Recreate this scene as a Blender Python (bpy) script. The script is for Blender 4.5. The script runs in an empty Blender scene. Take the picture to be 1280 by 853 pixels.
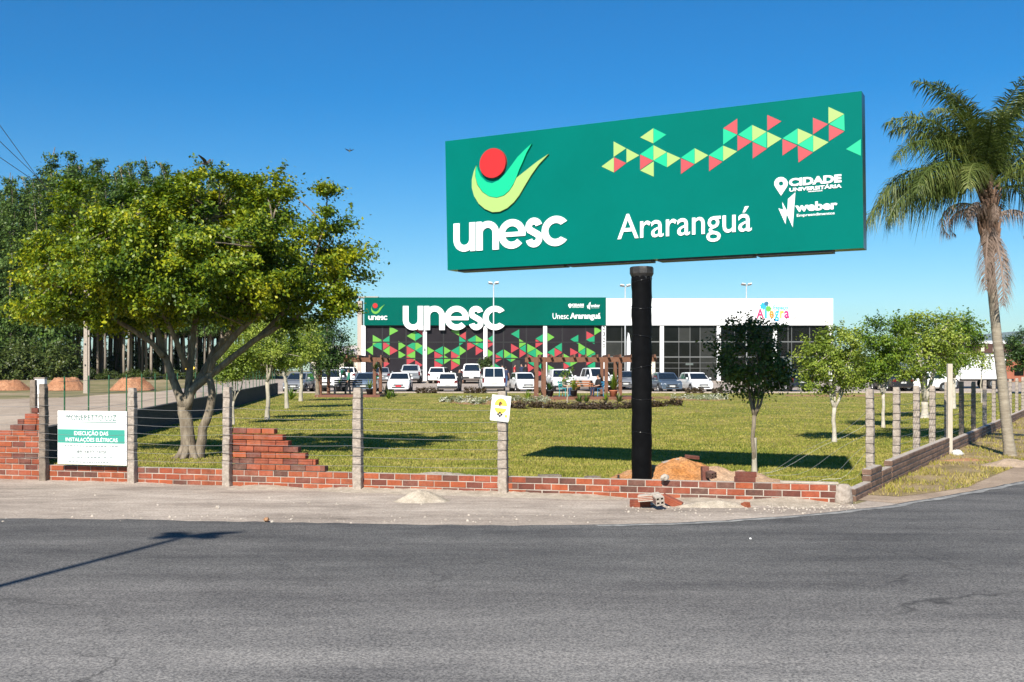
import bpy, math, random
import numpy as np
from mathutils import Vector, Matrix
from mathutils.geometry import tessellate_polygon
from mathutils import noise as mnoise

# ------------------------------------------------------------------ camera, sky, sun, exposure
SC = bpy.context.scene
COL = SC.collection
random.seed(7)
F, CX, HY, H = 1280.0, 640.0, 463.5, 1.62      # focal length (px), principal x, horizon row, eye height (m)

cam_d = bpy.data.cameras.new("camera")
cam_d.sensor_width = 36.0
cam_d.lens = 36.0
cam_d.shift_y = (HY - 426.5) / 1280.0
cam_d.clip_start = 0.1
cam_d.clip_end = 40000
cam = bpy.data.objects.new("camera", cam_d)
cam.location = (0, 0, H)
cam.rotation_euler = (math.pi / 2, 0, 0)
COL.objects.link(cam)
SC.camera = cam

SUN_DIR = Vector((-0.292, -1.0, 0.802)).normalized()          # towards the sun
SUN_EL = math.asin(SUN_DIR.z)
SUN_AZ = math.atan2(SUN_DIR.x, SUN_DIR.y)
world = bpy.data.worlds.new("World")
SC.world = world
world.use_nodes = True
wn, wl = world.node_tree.nodes, world.node_tree.links
wn.clear()
sky = wn.new("ShaderNodeTexSky")
sky.sky_type = 'NISHITA'
sky.sun_disc = False
sky.sun_elevation = SUN_EL
sky.sun_rotation = SUN_AZ
sky.altitude = 0
sky.air_density = 1.0
sky.dust_density = 0.25
sky.ozone_density = 2.6
hsv = wn.new("ShaderNodeHueSaturation")
hsv.inputs['Saturation'].default_value = 1.6
bg = wn.new("ShaderNodeBackground")
bg.inputs['Strength'].default_value = 0.069
wo = wn.new("ShaderNodeOutputWorld")
wl.new(sky.outputs[0], hsv.inputs['Color'])
tint = wn.new("ShaderNodeMix")
tint.data_type = 'RGBA'; tint.blend_type = 'MULTIPLY'
tint.inputs[0].default_value = 1.0
tint.inputs[7].default_value = (0.70, 0.95, 1.03, 1)
wl.new(hsv.outputs[0], tint.inputs[6])
wl.new(tint.outputs[2], bg.inputs['Color'])
wl.new(bg.outputs[0], wo.inputs['Surface'])

sun_d = bpy.data.lights.new("sun", 'SUN')
sun_d.energy = 5.0
sun_d.angle = math.radians(0.53)
sun_d.color = (1.0, 0.94, 0.84)
sun = bpy.data.objects.new("sun", sun_d)
sun.rotation_euler = (-SUN_DIR).to_track_quat('-Z', 'Y').to_euler()
sun.location = SUN_DIR * 60
COL.objects.link(sun)

SC.view_settings.view_transform = 'Standard'
SC.view_settings.look = 'None'
SC.view_settings.exposure = 0.8
SC.view_settings.gamma = 1.0
SC.render.engine = 'CYCLES'
try:
    SC.cycles.use_denoising = True
    SC.cycles.max_bounces = 6
    SC.cycles.transparent_max_bounces = 8
except Exception:
    pass


# ------------------------------------------------------------------ measuring helpers
def gh(y):
    """height of the terrain: flat, then the car park rises gently to the building"""
    if y <= 78: return 0.0
    if y <= 104: return 0.025 * (y - 78)
    return 0.65

def G(px, py):
    y = F * H / (py - HY)
    return ((px - CX) / F * y, y)

def W(px, py, y):
    return ((px - CX) / F * y, y, H - (py - HY) / F * y)

def X(px, y):
    return (px - CX) / F * y

def Z(py, y):
    return H - (py - HY) / F * y


# ------------------------------------------------------------------ materials
def _mat(name):
    m = bpy.data.materials.new(name)
    m.use_nodes = True
    nt = m.node_tree
    b = nt.nodes['Principled BSDF']
    return m, nt.nodes, nt.links, b

def _noise(N, L, vec, scale, detail=4, rough=0.6):
    n = N.new("ShaderNodeTexNoise")
    n.inputs['Scale'].default_value = scale
    n.inputs['Detail'].default_value = detail
    n.inputs['Roughness'].default_value = rough
    L.new(vec, n.inputs['Vector'])
    return n.outputs['Fac']

def _ramp(N, L, fac, stops):
    r = N.new("ShaderNodeValToRGB")
    e = r.color_ramp.elements
    while len(e) > 1: e.remove(e[-1])
    e[0].position = stops[0][0]; e[0].color = (*stops[0][1], 1)
    for p, c in stops[1:]:
        k = e.new(p); k.color = (*c, 1)
    L.new(fac, r.inputs[0])
    return r.outputs[0]

def _mix(N, L, a, b, fac, mode='MIX'):
    m = N.new("ShaderNodeMix"); m.data_type = 'RGBA'; m.blend_type = mode
    for sock, v in ((m.inputs[6], a), (m.inputs[7], b), (m.inputs[0], fac)):
        if hasattr(v, 'is_output') or isinstance(v, bpy.types.NodeSocket): L.new(v, sock)
        else: sock.default_value = (*v, 1) if isinstance(v, tuple) else v
    return m.outputs[2]

def mat(name, col, rough=0.7, col2=None, scale=6, bump=0.0, bscale=60, metal=0, coat=0, spec=0.5, rnd=0.0, world=False, stretch=None):
    m, N, L, b = _mat(name)
    if world:
        src = N.new("ShaderNodeNewGeometry").outputs['Position']
    else:
        src = N.new("ShaderNodeTexCoord").outputs['Object']
    if stretch:
        mp = N.new("ShaderNodeMapping"); mp.inputs['Scale'].default_value = stretch
        L.new(src, mp.inputs[0]); src = mp.outputs[0]
    c = col
    if col2 is not None:
        f = _noise(N, L, src, scale, 5, 0.65)
        c = _ramp(N, L, f, [(0.34, col), (0.66, col2)])
    if rnd:
        oi = N.new("ShaderNodeObjectInfo")
        mr = N.new("ShaderNodeMapRange")
        mr.inputs['To Min'].default_value = 1 - rnd; mr.inputs['To Max'].default_value = 1 + rnd
        L.new(oi.outputs['Random'], mr.inputs[0])
        cc = N.new("ShaderNodeCombineColor")
        for i in range(3): L.new(mr.outputs[0], cc.inputs[i])
        c = _mix(N, L, c, cc.outputs[0], 1.0, 'MULTIPLY')
    if isinstance(c, tuple): b.inputs['Base Color'].default_value = (*c, 1)
    else: L.new(c, b.inputs['Base Color'])
    b.inputs['Roughness'].default_value = rough
    b.inputs['Metallic'].default_value = metal
    b.inputs['Specular IOR Level'].default_value = spec
    if coat:
        b.inputs['Coat Weight'].default_value = coat
        b.inputs['Coat Roughness'].default_value = 0.05
    if bump:
        f2 = _noise(N, L, src, bscale, 4, 0.7)
        bp = N.new("ShaderNodeBump")
        bp.inputs['Strength'].default_value = bump
        bp.inputs['Distance'].default_value = 0.02
        L.new(f2, bp.inputs['Height']); L.new(bp.outputs[0], b.inputs['Normal'])
    return m

def leaf_mat(name, stops, trans=0.35, rough=0.45):
    m, N, L, b = _mat(name)
    g = N.new("ShaderNodeNewGeometry")
    nf = _noise(N, L, g.outputs['Position'], 1.1, 2, 0.5)
    ad = N.new("ShaderNodeMath"); ad.operation = 'MULTIPLY_ADD'
    ad.inputs[1].default_value = 0.62
    L.new(g.outputs['Random Per Island'], ad.inputs[0])
    ml = N.new("ShaderNodeMath"); ml.operation = 'MULTIPLY_ADD'
    ml.inputs[1].default_value = 1.5; ml.inputs[2].default_value = -0.55
    L.new(nf, ml.inputs[0]); L.new(ml.outputs[0], ad.inputs[2])
    c = _ramp(N, L, ad.outputs[0], stops)
    L.new(c, b.inputs['Base Color'])
    b.inputs['Roughness'].default_value = rough
    b.inputs['Specular IOR Level'].default_value = 0.35
    t = N.new("ShaderNodeBsdfTranslucent")
    tc = _mix(N, L, c, (1.0, 1.0, 0.45), 1.0, 'MULTIPLY')
    L.new(tc, t.inputs['Color'])
    ms = N.new("ShaderNodeMixShader"); ms.inputs[0].default_value = trans
    L.new(b.outputs[0], ms.inputs[1]); L.new(t.outputs[0], ms.inputs[2])
    L.new(ms.outputs[0], N['Material Output'].inputs['Surface'])
    return m

def asphalt_mat():
    m, N, L, b = _mat("asphalt")
    p = N.new("ShaderNodeNewGeometry").outputs['Position']
    mp = N.new("ShaderNodeMapping"); mp.inputs['Scale'].default_value = (0.28, 1.0, 1.0)
    L.new(p, mp.inputs[0])
    # paler in the near lane, darker towards the kerb, the change broken up by noise
    sx = N.new("ShaderNodeSeparateXYZ"); L.new(p, sx.inputs[0])
    wob = _noise(N, L, mp.outputs[0], 0.8, 5, 0.65)
    ad = N.new("ShaderNodeMath"); ad.operation = 'MULTIPLY_ADD'
    ad.inputs[1].default_value = 3.4
    L.new(wob, ad.inputs[0]); L.new(sx.outputs[1], ad.inputs[2])
    mr = N.new("ShaderNodeMapRange"); mr.inputs['From Min'].default_value = 7.2; mr.inputs['From Max'].default_value = 10.4
    L.new(ad.outputs[0], mr.inputs[0])
    base = _ramp(N, L, mr.outputs[0], [(0.0, (0.205, 0.196, 0.186)), (0.5, (0.138, 0.132, 0.127)), (1.0, (0.110, 0.107, 0.104))])
    pat = _noise(N, L, mp.outputs[0], 1.6, 6, 0.7)
    base = _mix(N, L, base, _ramp(N, L, pat, [(0.32, (0.66, 0.66, 0.67)), (0.68, (1.32, 1.31, 1.28))]), 1.0, 'MULTIPLY')
    agg = _noise(N, L, p, 60, 3, 0.8)
    base = _mix(N, L, base, _ramp(N, L, agg, [(0.38, (0.5, 0.5, 0.51)), (0.5, (0.97, 0.97, 0.97)), (0.62, (1.5, 1.48, 1.44))]), 1.0, 'MULTIPLY')
    # tyre-worn streaks, tar patches and fine cracks
    ms = N.new("ShaderNodeMapping"); ms.inputs['Scale'].default_value = (0.05, 1.5, 1.0); L.new(p, ms.inputs[0])
    stk = _noise(N, L, ms.outputs[0], 1.1, 4, 0.6)
    base = _mix(N, L, base, _ramp(N, L, stk, [(0.36, (0.87, 0.87, 0.875)), (0.5, (1.0, 1.0, 1.0)), (0.66, (1.08, 1.075, 1.07))]), 1.0, 'MULTIPLY')
    tar = _noise(N, L, p, 0.55, 3, 0.5)
    base = _mix(N, L, base, _ramp(N, L, tar, [(0.30, (0.70, 0.70, 0.71)), (0.37, (1.0, 1.0, 1.0))]), 1.0, 'MULTIPLY')
    wn_ = N.new("ShaderNodeTexNoise"); wn_.inputs['Scale'].default_value = 2.2; wn_.inputs['Detail'].default_value = 5; L.new(p, wn_.inputs['Vector'])
    wv = N.new("ShaderNodeVectorMath"); wv.operation = 'MULTIPLY_ADD'; wv.inputs[1].default_value = (0.9, 0.9, 0.0)
    L.new(wn_.outputs['Color'], wv.inputs[0]); L.new(p, wv.inputs[2])
    cv = N.new("ShaderNodeTexVoronoi"); cv.feature = 'DISTANCE_TO_EDGE'; cv.inputs['Scale'].default_value = 0.33; L.new(wv.outputs[0], cv.inputs['Vector'])
    crk = _ramp(N, L, cv.outputs['Distance'], [(0.0, (1, 1, 1)), (0.007, (0, 0, 0))])
    crm = _ramp(N, L, _noise(N, L, p, 0.45, 2), [(0.50, (0, 0, 0)), (0.62, (0.65, 0.65, 0.65))])
    base = _mix(N, L, base, (0.03, 0.029, 0.029), _mix(N, L, crk, crm, 1.0, 'MULTIPLY'))
    vo = N.new("ShaderNodeTexVoronoi"); vo.inputs['Scale'].default_value = 34
    L.new(p, vo.inputs['Vector'])
    spk = _ramp(N, L, vo.outputs['Distance'], [(0.12, (1, 1, 1)), (0.2, (0, 0, 0))])
    rare = _noise(N, L, p, 3.0, 2)
    spk = _mix(N, L, spk, _ramp(N, L, rare, [(0.42, (0.12, 0.12, 0.12)), (0.7, (0.75, 0.75, 0.75))]), 1.0, 'MULTIPLY')
    base = _mix(N, L, base, (0.30, 0.285, 0.26), spk)
    L.new(base, b.inputs['Base Color'])
    b.inputs['Roughness'].default_value = 0.88
    b.inputs['Specular IOR Level'].default_value = 0.12
    bp = N.new("ShaderNodeBump"); bp.inputs['Strength'].default_value = 0.6; bp.inputs['Distance'].default_value = 0.008
    L.new(agg, bp.inputs['Height']); L.new(bp.outputs[0], b.inputs['Normal'])
    return m

def ground_mat(name, stops, s1, s2, grit=(0.75, 1.25), gscale=60, bump=0.4, stretch=(1, 1, 1), bdist=0.02):
    m, N, L, b = _mat(name)
    p = N.new("ShaderNodeNewGeometry").outputs['Position']
    mp = N.new("ShaderNodeMapping"); mp.inputs['Scale'].default_value = stretch
    L.new(p, mp.inputs[0])
    a = _noise(N, L, mp.outputs[0], s1, 6, 0.7)
    c = _ramp(N, L, a, stops)
    d = _noise(N, L, mp.outputs[0], s2, 5, 0.7)
    c = _mix(N, L, c, _ramp(N, L, d, [(0.3, (0.8,) * 3), (0.7, (1.2,) * 3)]), 1.0, 'MULTIPLY')
    g = _noise(N, L, p, gscale, 3, 0.8)
    c = _mix(N, L, c, _ramp(N, L, g, [(0.33, (grit[0],) * 3), (0.67, (grit[1],) * 3)]), 1.0, 'MULTIPLY')
    L.new(c, b.inputs['Base Color'])
    b.inputs['Roughness'].default_value = 0.92
    b.inputs['Specular IOR Level'].default_value = 0.2
    bp = N.new("ShaderNodeBump"); bp.inputs['Strength'].default_value = bump; bp.inputs['Distance'].default_value = bdist
    L.new(g, bp.inputs['Height']); L.new(bp.outputs[0], b.inputs['Normal'])
    return m

MT = {}
MT['asphalt'] = asphalt_mat()
MT['field'] = ground_mat("field_ground", [(0.3, (0.10, 0.11, 0.04)), (0.48, (0.19, 0.165, 0.08)), (0.66, (0.33, 0.25, 0.16))], 0.12, 1.2, gscale=14)
MT['lawn'] = ground_mat("lawn_soil", [(0.30, (0.085, 0.135, 0.016)), (0.46, (0.20, 0.205, 0.036)), (0.64, (0.38, 0.29, 0.095))], 0.36, 1.7, grit=(0.62, 1.35), gscale=34, bump=0.9, bdist=0.05)
MT['walk'] = ground_mat("sandy_concrete", [(0.3, (0.22, 0.18, 0.145)), (0.48, (0.36, 0.298, 0.242)), (0.66, (0.47, 0.395, 0.325))], 0.8, 4.0, grit=(0.7, 1.25), gscale=38, bump=0.6, stretch=(0.45, 1.3, 1))
MT['shoulder'] = ground_mat("shoulder_sand", [(0.3, (0.24, 0.178, 0.125)), (0.6, (0.38, 0.29, 0.21))], 1.0, 5.0, gscale=60)
MT['verge'] = ground_mat("dry_verge", [(0.3, (0.15, 0.125, 0.045)), (0.5, (0.29, 0.215, 0.105)), (0.7, (0.37, 0.275, 0.165))], 0.9, 4.5, grit=(0.6, 1.3), gscale=45, bump=0.8)
MT['dirt_road'] = ground_mat("dirt_road", [(0.3, (0.28, 0.215, 0.16)), (0.65, (0.43, 0.345, 0.26))], 0.25, 1.5, gscale=18, stretch=(1, 0.4, 1))
MT['lot'] = ground_mat("car_park_paving", [(0.3, (0.29, 0.24, 0.20)), (0.65, (0.37, 0.31, 0.26))], 0.2, 1.0, gscale=12)
MT['earth'] = ground_mat("bare_earth", [(0.3, (0.24, 0.13, 0.07)), (0.65, (0.36, 0.2, 0.11))], 0.8, 3, gscale=30, bump=0.8)
MT['orange_soil'] = ground_mat("orange_soil", [(0.34, (0.50, 0.20, 0.055)), (0.5, (0.52, 0.25, 0.10)), (0.62, (0.50, 0.32, 0.19))], 0.9, 6, grit=(0.6, 1.3), gscale=28, bump=1.0, bdist=0.04)
MT['pale_soil'] = ground_mat("pale_soil", [(0.3, (0.44, 0.27, 0.155)), (0.65, (0.54, 0.38, 0.255))], 1.4, 6, grit=(0.65, 1.25), gscale=40, bump=0.9, bdist=0.03)
MT['red_soil'] = ground_mat("red_soil", [(0.3, (0.34, 0.145, 0.07)), (0.65, (0.46, 0.24, 0.135))], 0.6, 3, grit=(0.65, 1.25), gscale=10, bump=1.0, bdist=0.1)
MT['sand'] = ground_mat("heap_sand", [(0.3, (0.40, 0.33, 0.25)), (0.65, (0.5, 0.43, 0.34))], 2, 8, grit=(0.7, 1.2), gscale=70, bump=0.8)
MT['line'] = mat("road_paint", (0.13, 0.127, 0.12), 0.8, (0.36, 0.35, 0.32), 7, 0.3, 80, world=True)
MT['mortar'] = mat("mortar", (0.34, 0.29, 0.24), 0.95, (0.46, 0.40, 0.34), 8, 0.6, 50, world=True)
BRICKS = [mat("brick_orange", (0.33, 0.078, 0.024), 0.88, (0.25, 0.056, 0.02), 7, 0.5, 60, rnd=0.18),
          mat("brick_red", (0.215, 0.045, 0.021), 0.88, (0.28, 0.064, 0.026), 7, 0.5, 60, rnd=0.18),
          mat("brick_dark", (0.115, 0.033, 0.022), 0.85, (0.155, 0.042, 0.025), 7, 0.5, 60, rnd=0.2),
          mat("brick_brown", (0.085, 0.04, 0.029), 0.85, (0.125, 0.046, 0.03), 7, 0.5, 60, rnd=0.2)]
def dusty(m):
    N, L = m.node_tree.nodes, m.node_tree.links
    b = N['Principled BSDF']
    src = b.inputs['Base Color'].links[0].from_socket
    p = N.new("ShaderNodeNewGeometry").outputs['Position']
    f1 = _noise(N, L, p, 2.3, 6, 0.75)
    f2 = _noise(N, L, p, 21, 4, 0.75)
    a = _ramp(N, L, f1, [(0.47, (0.0,) * 3), (0.8, (0.38,) * 3)])
    c = _ramp(N, L, f2, [(0.40, (0.25,) * 3), (0.62, (1.0,) * 3)])
    o = _mix(N, L, src, (0.40, 0.32, 0.25), _mix(N, L, a, c, 1.0, 'MULTIPLY'))
    dk = _ramp(N, L, _noise(N, L, p, 5.5, 5, 0.7), [(0.30, (0.62,) * 3), (0.5, (1.0,) * 3)])
    L.new(_mix(N, L, o, dk, 1.0, 'MULTIPLY'), b.inputs['Base Color'])
for m in BRICKS: dusty(m)
MT['block'] = mat("brown_block", (0.10, 0.055, 0.037), 0.9, (0.20, 0.122, 0.085), 7, 0.8, 40, rnd=0.25)
MT['concrete'] = mat("rough_concrete", (0.25, 0.205, 0.165), 0.9, (0.43, 0.365, 0.305), 17, 0.9, 45)
MT['concrete_dark'] = mat("weathered_concrete", (0.14, 0.108, 0.082), 0.9, (0.25, 0.20, 0.155), 12, 0.9, 45)
MT['wood_post'] = mat("pale_wood", (0.42, 0.36, 0.28), 0.85, (0.52, 0.46, 0.38), 5, 0.4, 40, stretch=(8, 8, 1))
MT['wire'] = mat("galvanised_wire", (0.30, 0.30, 0.29), 0.5, metal=0.5)
MT['tie'] = mat("rusty_tie", (0.07, 0.055, 0.045), 0.8)
MT['retain'] = mat("grey_render", (0.034, 0.031, 0.028), 0.95, (0.05, 0.046, 0.042), 2, 0.3, 20, world=True)
MT['green_paint'] = mat("green_paint", (0.008, 0.075, 0.026), 0.5, (0.014, 0.10, 0.038), 4)
MT['white_paint'] = mat("white_paint", (0.78, 0.78, 0.77), 0.6, (0.72, 0.72, 0.70), 1.2)
MT['facade_white'] = mat("white_cladding", (0.80, 0.80, 0.79), 0.55, (0.75, 0.75, 0.745), 0.25)
MT['facade_green'] = mat("green_cladding", (0.0, 0.085, 0.063), 0.6, (0.0, 0.10, 0.075), 0.2, spec=0.03)
MT['sign_green'] = mat("sign_vinyl_green", (0.0, 0.122, 0.098), 0.55, (0.0, 0.134, 0.109), 0.9, 0.12, 1.3, spec=0.03)
MT['sign_edge'] = mat("sign_edge_metal", (0.015, 0.04, 0.035), 0.25, (0.06, 0.08, 0.08), 9, metal=0.4)
MT['letter_white'] = mat("white_acrylic", (0.80, 0.80, 0.80), 0.35)
MT['lime'] = mat("pale_lime_vinyl", (0.30, 0.44, 0.13), 0.4)
MT['mint'] = mat("mint_vinyl", (0.0, 0.43, 0.205), 0.4)
MT['coral'] = mat("coral_vinyl", (0.42, 0.058, 0.064), 0.4)
MT['red'] = mat("red_acrylic", (0.45, 0.018, 0.015), 0.3)
MT['f_lime'] = mat("facade_lime_vinyl", (0.11, 0.33, 0.035), 0.4)
MT['f_green'] = mat("facade_green_vinyl", (0.0, 0.235, 0.10), 0.4)
MT['f_red'] = mat("facade_red_vinyl", (0.36, 0.034, 0.042), 0.4)
MT['charcoal'] = mat("charcoal_panel", (0.017, 0.0145, 0.017), 0.4, (0.022, 0.019, 0.0225), 0.5, spec=0.1)
MT['pane'] = mat("dark_glazing", (0.004, 0.0042, 0.0045), 0.06, (0.010, 0.010, 0.010), 0.35, spec=0.12)
MT['pane_pale'] = mat("blind_glazing", (0.13, 0.155, 0.15), 0.15, (0.09, 0.105, 0.10), 1.0)
MT['pane_mid'] = mat("grey_glazing", (0.022, 0.023, 0.022), 0.08, (0.035, 0.035, 0.033), 0.5, spec=0.12)
MT['mullion'] = mat("black_mullion", (0.003, 0.003, 0.003), 0.5)
MT['mullion_grey'] = mat("grey_mullion", (0.16, 0.16, 0.155), 0.4, metal=0.3)
MT['black_wrap'] = mat("black_plastic_wrap", (0.004, 0.004, 0.0045), 0.38, (0.007, 0.007, 0.0075), 4, 0.35, 9, spec=0.03)
MT['bracket'] = mat("dark_steel", (0.02, 0.02, 0.022), 0.45, (0.05, 0.045, 0.04), 10, 0.3, 30, metal=0.3)
MT['tape'] = mat("clear_tape", (0.012, 0.012, 0.013), 0.2)
MT['text_teal'] = mat("teal_print", (0.005, 0.105, 0.085), 0.6)
MT['band_teal'] = mat("teal_band", (0.03, 0.27, 0.205), 0.55)
MT['print_grey'] = mat("grey_print", (0.17, 0.21, 0.21), 0.6)
MT['board_white'] = mat("board_white", (0.80, 0.80, 0.78), 0.5)
MT['paper'] = mat("laminated_paper", (0.78, 0.77, 0.74), 0.45)
MT['yellow'] = mat("yellow_print", (0.80, 0.52, 0.06), 0.5)
MT['black'] = mat("black_print", (0.012, 0.012, 0.012), 0.5)
MT['brown_print'] = mat("brown_print", (0.10, 0.035, 0.015), 0.5)
MT['pergola'] = mat("stained_timber", (0.115, 0.045, 0.022), 0.7, (0.165, 0.07, 0.034), 5, 0.3, 20, stretch=(1, 1, 6))
MT['deck'] = mat("deck_timber", (0.13, 0.045, 0.025), 0.7, (0.17, 0.065, 0.035), 3)
MT['bark'] = mat("grey_bark", (0.115, 0.088, 0.06), 0.95, (0.27, 0.225, 0.165), 13, 1.0, 34, stretch=(1, 1, 0.35))
MT['bark_pale'] = mat("pale_bark", (0.30, 0.265, 0.20), 0.9, (0.42, 0.38, 0.30), 9, 0.9, 25, stretch=(1, 1, 0.4))
MT['bark_euc'] = mat("eucalyptus_bark", (0.13, 0.10, 0.075), 0.9, (0.33, 0.285, 0.225), 1.2, 0.5, 6, stretch=(1, 1, 0.25), rnd=0.35)
MT['bark_palm'] = mat("palm_bark", (0.20, 0.165, 0.12), 0.9, (0.33, 0.285, 0.215), 7, 0.8, 16, stretch=(0.6, 0.6, 2.2))
MT['palm_skirt'] = mat("palm_fibre", (0.10, 0.055, 0.035), 0.95, (0.20, 0.125, 0.085), 9, 1.0, 26, stretch=(1, 1, 0.3))
MT['limewash'] = mat("limewashed_bark", (0.50, 0.46, 0.38), 0.9, (0.35, 0.31, 0.25), 10, 0.8, 25)
MT['leaf_big'] = leaf_mat("leaf_yellow_green", [(0.0, (0.030, 0.068, 0.008)), (0.36, (0.09, 0.155, 0.010)), (0.7, (0.26, 0.315, 0.012)), (1.0, (0.50, 0.46, 0.02))], 0.33)
MT['leaf_pale'] = leaf_mat("leaf_variegated", [(0.0, (0.07, 0.12, 0.014)), (0.45, (0.20, 0.275, 0.032)), (1.0, (0.42, 0.47, 0.085))], 0.35)
MT['leaf_mid'] = leaf_mat("leaf_fresh", [(0.0, (0.05, 0.10, 0.010)), (0.55, (0.135, 0.225, 0.018)), (1.0, (0.28, 0.35, 0.035))], 0.33)
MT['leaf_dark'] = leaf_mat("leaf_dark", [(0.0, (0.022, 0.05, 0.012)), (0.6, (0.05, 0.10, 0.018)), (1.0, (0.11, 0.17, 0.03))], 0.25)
MT['leaf_euc'] = leaf_mat("leaf_eucalyptus", [(0.0, (0.035, 0.075, 0.016)), (0.5, (0.085, 0.15, 0.03)), (1.0, (0.17, 0.24, 0.055))], 0.25)
MT['leaf_palm'] = leaf_mat("palm_leaflet", [(0.0, (0.045, 0.075, 0.016)), (0.5, (0.105, 0.145, 0.032)), (1.0, (0.26, 0.28, 0.09))], 0.3)
MT['leaf_dead'] = leaf_mat("dead_leaflet", [(0.0, (0.16, 0.11, 0.085)), (0.5, (0.26, 0.19, 0.15)), (1.0, (0.38, 0.30, 0.25))], 0.2, 0.8)
MT['leaf_shrub'] = leaf_mat("shrub_leaf", [(0.0, (0.03, 0.055, 0.012)), (0.6, (0.07, 0.10, 0.02)), (1.0, (0.14, 0.16, 0.04))], 0.2)
MT['leaf_brown'] = leaf_mat("bronze_leaf", [(0.0, (0.045, 0.03, 0.016)), (0.6, (0.085, 0.055, 0.03)), (1.0, (0.12, 0.10, 0.035))], 0.2)
MT['petal'] = leaf_mat("white_petal", [(0.0, (0.09, 0.12, 0.03)), (0.5, (0.22, 0.24, 0.12)), (1.0, (0.70, 0.68, 0.60))], 0.2)
MT['grass'] = leaf_mat("grass_blade", [(0.0, (0.13, 0.165, 0.018)), (0.45, (0.245, 0.25, 0.034)), (1.0, (0.44, 0.36, 0.11))], 0.25, 0.8)
MT['grass_dry'] = leaf_mat("dry_grass_blade", [(0.0, (0.15, 0.17, 0.025)), (0.40, (0.34, 0.30, 0.05)), (1.0, (0.48, 0.36, 0.17))], 0.3, 0.7)
MT['stone'] = mat("rubble_stone", (0.33, 0.28, 0.225), 0.9, (0.5, 0.44, 0.37), 9, 0.6, 40, world=True)
MT['tyre'] = mat("tyre_rubber", (0.012, 0.012, 0.012), 0.85)
MT['rim'] = mat("alloy_rim", (0.45, 0.45, 0.46), 0.35, metal=0.8)
MT['glass'] = mat("car_glass", (0.010, 0.016, 0.024), 0.05, spec=0.6)
MT['lamp_clear'] = mat("headlamp_lens", (0.45, 0.48, 0.52), 0.1, metal=0.3)
MT['lamp_red'] = mat("tail_lamp_lens", (0.12, 0.006, 0.008), 0.2)
MT['trim'] = mat("black_trim", (0.015, 0.015, 0.016), 0.55)
MT['plate'] = mat("plate_grey", (0.50, 0.50, 0.48), 0.5)
MT['plate_red'] = mat("plate_red", (0.60, 0.035, 0.05), 0.5)
MT['steel'] = mat("galvanised_steel", (0.46, 0.47, 0.48), 0.45, (0.55, 0.56, 0.57), 3, metal=0.35)
MT['terracotta'] = mat("terracotta", (0.40, 0.12, 0.06), 0.8, (0.46, 0.16, 0.08), 6)
MT['teal_metal'] = mat("teal_chair_paint", (0.03, 0.33, 0.33), 0.5)
MT['blue_metal'] = mat("blue_chair_paint", (0.03, 0.19, 0.36), 0.5)
MT['table_wood'] = mat("table_wood", (0.26, 0.09, 0.035), 0.6, (0.33, 0.13, 0.05), 6)
MT['skin'] = mat("skin", (0.42, 0.235, 0.165), 0.6)
MT['skin_dark'] = mat("tanned_skin", (0.30, 0.16, 0.105), 0.6)
MT['hair'] = mat("dark_hair", (0.015, 0.011, 0.008), 0.6)
MT['shoe'] = mat("dark_shoe", (0.02, 0.018, 0.016), 0.6)
MT['feather'] = mat("bird_feather", (0.035, 0.027, 0.022), 0.8, (0.09, 0.07, 0.055), 14)
MT['feather_pale'] = mat("bird_underside", (0.40, 0.33, 0.16), 0.8)
MT['cream_wall'] = mat("cream_render", (0.58, 0.52, 0.42), 0.8, (0.64, 0.58, 0.48), 0.6)
MT['roof_tile'] = mat("far_roof", (0.42, 0.38, 0.35), 0.8, (0.5, 0.46, 0.43), 1.0)
MT['brown_band'] = mat("brown_fascia", (0.055, 0.024, 0.018), 0.7, (0.075, 0.033, 0.025), 1.0)
MT['brick_far'] = mat("far_brick", (0.26, 0.08, 0.045), 0.85, (0.32, 0.11, 0.06), 1.5)
MT['hill'] = mat("wooded_hill", (0.035, 0.06, 0.03), 0.95, (0.06, 0.085, 0.045), 0.004)
MT['flag'] = mat("flag_cloth", (0.72, 0.73, 0.76), 0.8)
MT['pillar'] = mat("bare_concrete", (0.34, 0.28, 0.235), 0.85, (0.42, 0.36, 0.31), 0.8)
for k, c in dict(white=(0.76, 0.76, 0.75), silver=(0.20, 0.21, 0.225), slate=(0.085, 0.115, 0.155), steelblue=(0.16, 0.21, 0.28), navy=(0.018, 0.024, 0.045), black=(0.012, 0.012, 0.014)).items():
    MT['paint_' + k] = mat("car_paint_" + k, c, 0.3, coat=0.8, metal=0.0 if k in ('white', 'black') else 0.35)
for k, c in dict(black=(0.012, 0.012, 0.014), navy=(0.02, 0.03, 0.07), jeans=(0.035, 0.075, 0.17), teal=(0.25, 0.50, 0.55), red=(0.50, 0.02, 0.03), green=(0.015, 0.16, 0.10), grey=(0.26, 0.27, 0.28), olive=(0.20, 0.22, 0.16)).items():
    MT['cloth_' + k] = mat("cloth_" + k, c, 0.9)


# ------------------------------------------------------------------ object helpers
def tag(o, label=None, cat=None, group=None, kind=None):
    if label: o['label'] = label
    if cat: o['category'] = cat
    if group: o['group'] = group
    if kind: o['kind'] = kind
    return o

def thing(name, label, cat, loc=(0, 0, 0), rz=0, group=None):
    o = bpy.data.objects.new(name, None)
    o.empty_display_size = 0.2
    o.location = loc
    o.rotation_euler = (0, 0, rz)
    COL.objects.link(o)
    return tag(o, label, cat, group)

def link(name, me, parent=None, loc=None, rot=None, label=None):
    o = bpy.data.objects.new(name, me)
    COL.objects.link(o)
    if parent is not None: o.parent = parent
    if loc is not None: o.location = loc
    if rot is not None: o.rotation_euler = rot
    if label: o['label'] = label
    return o

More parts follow.
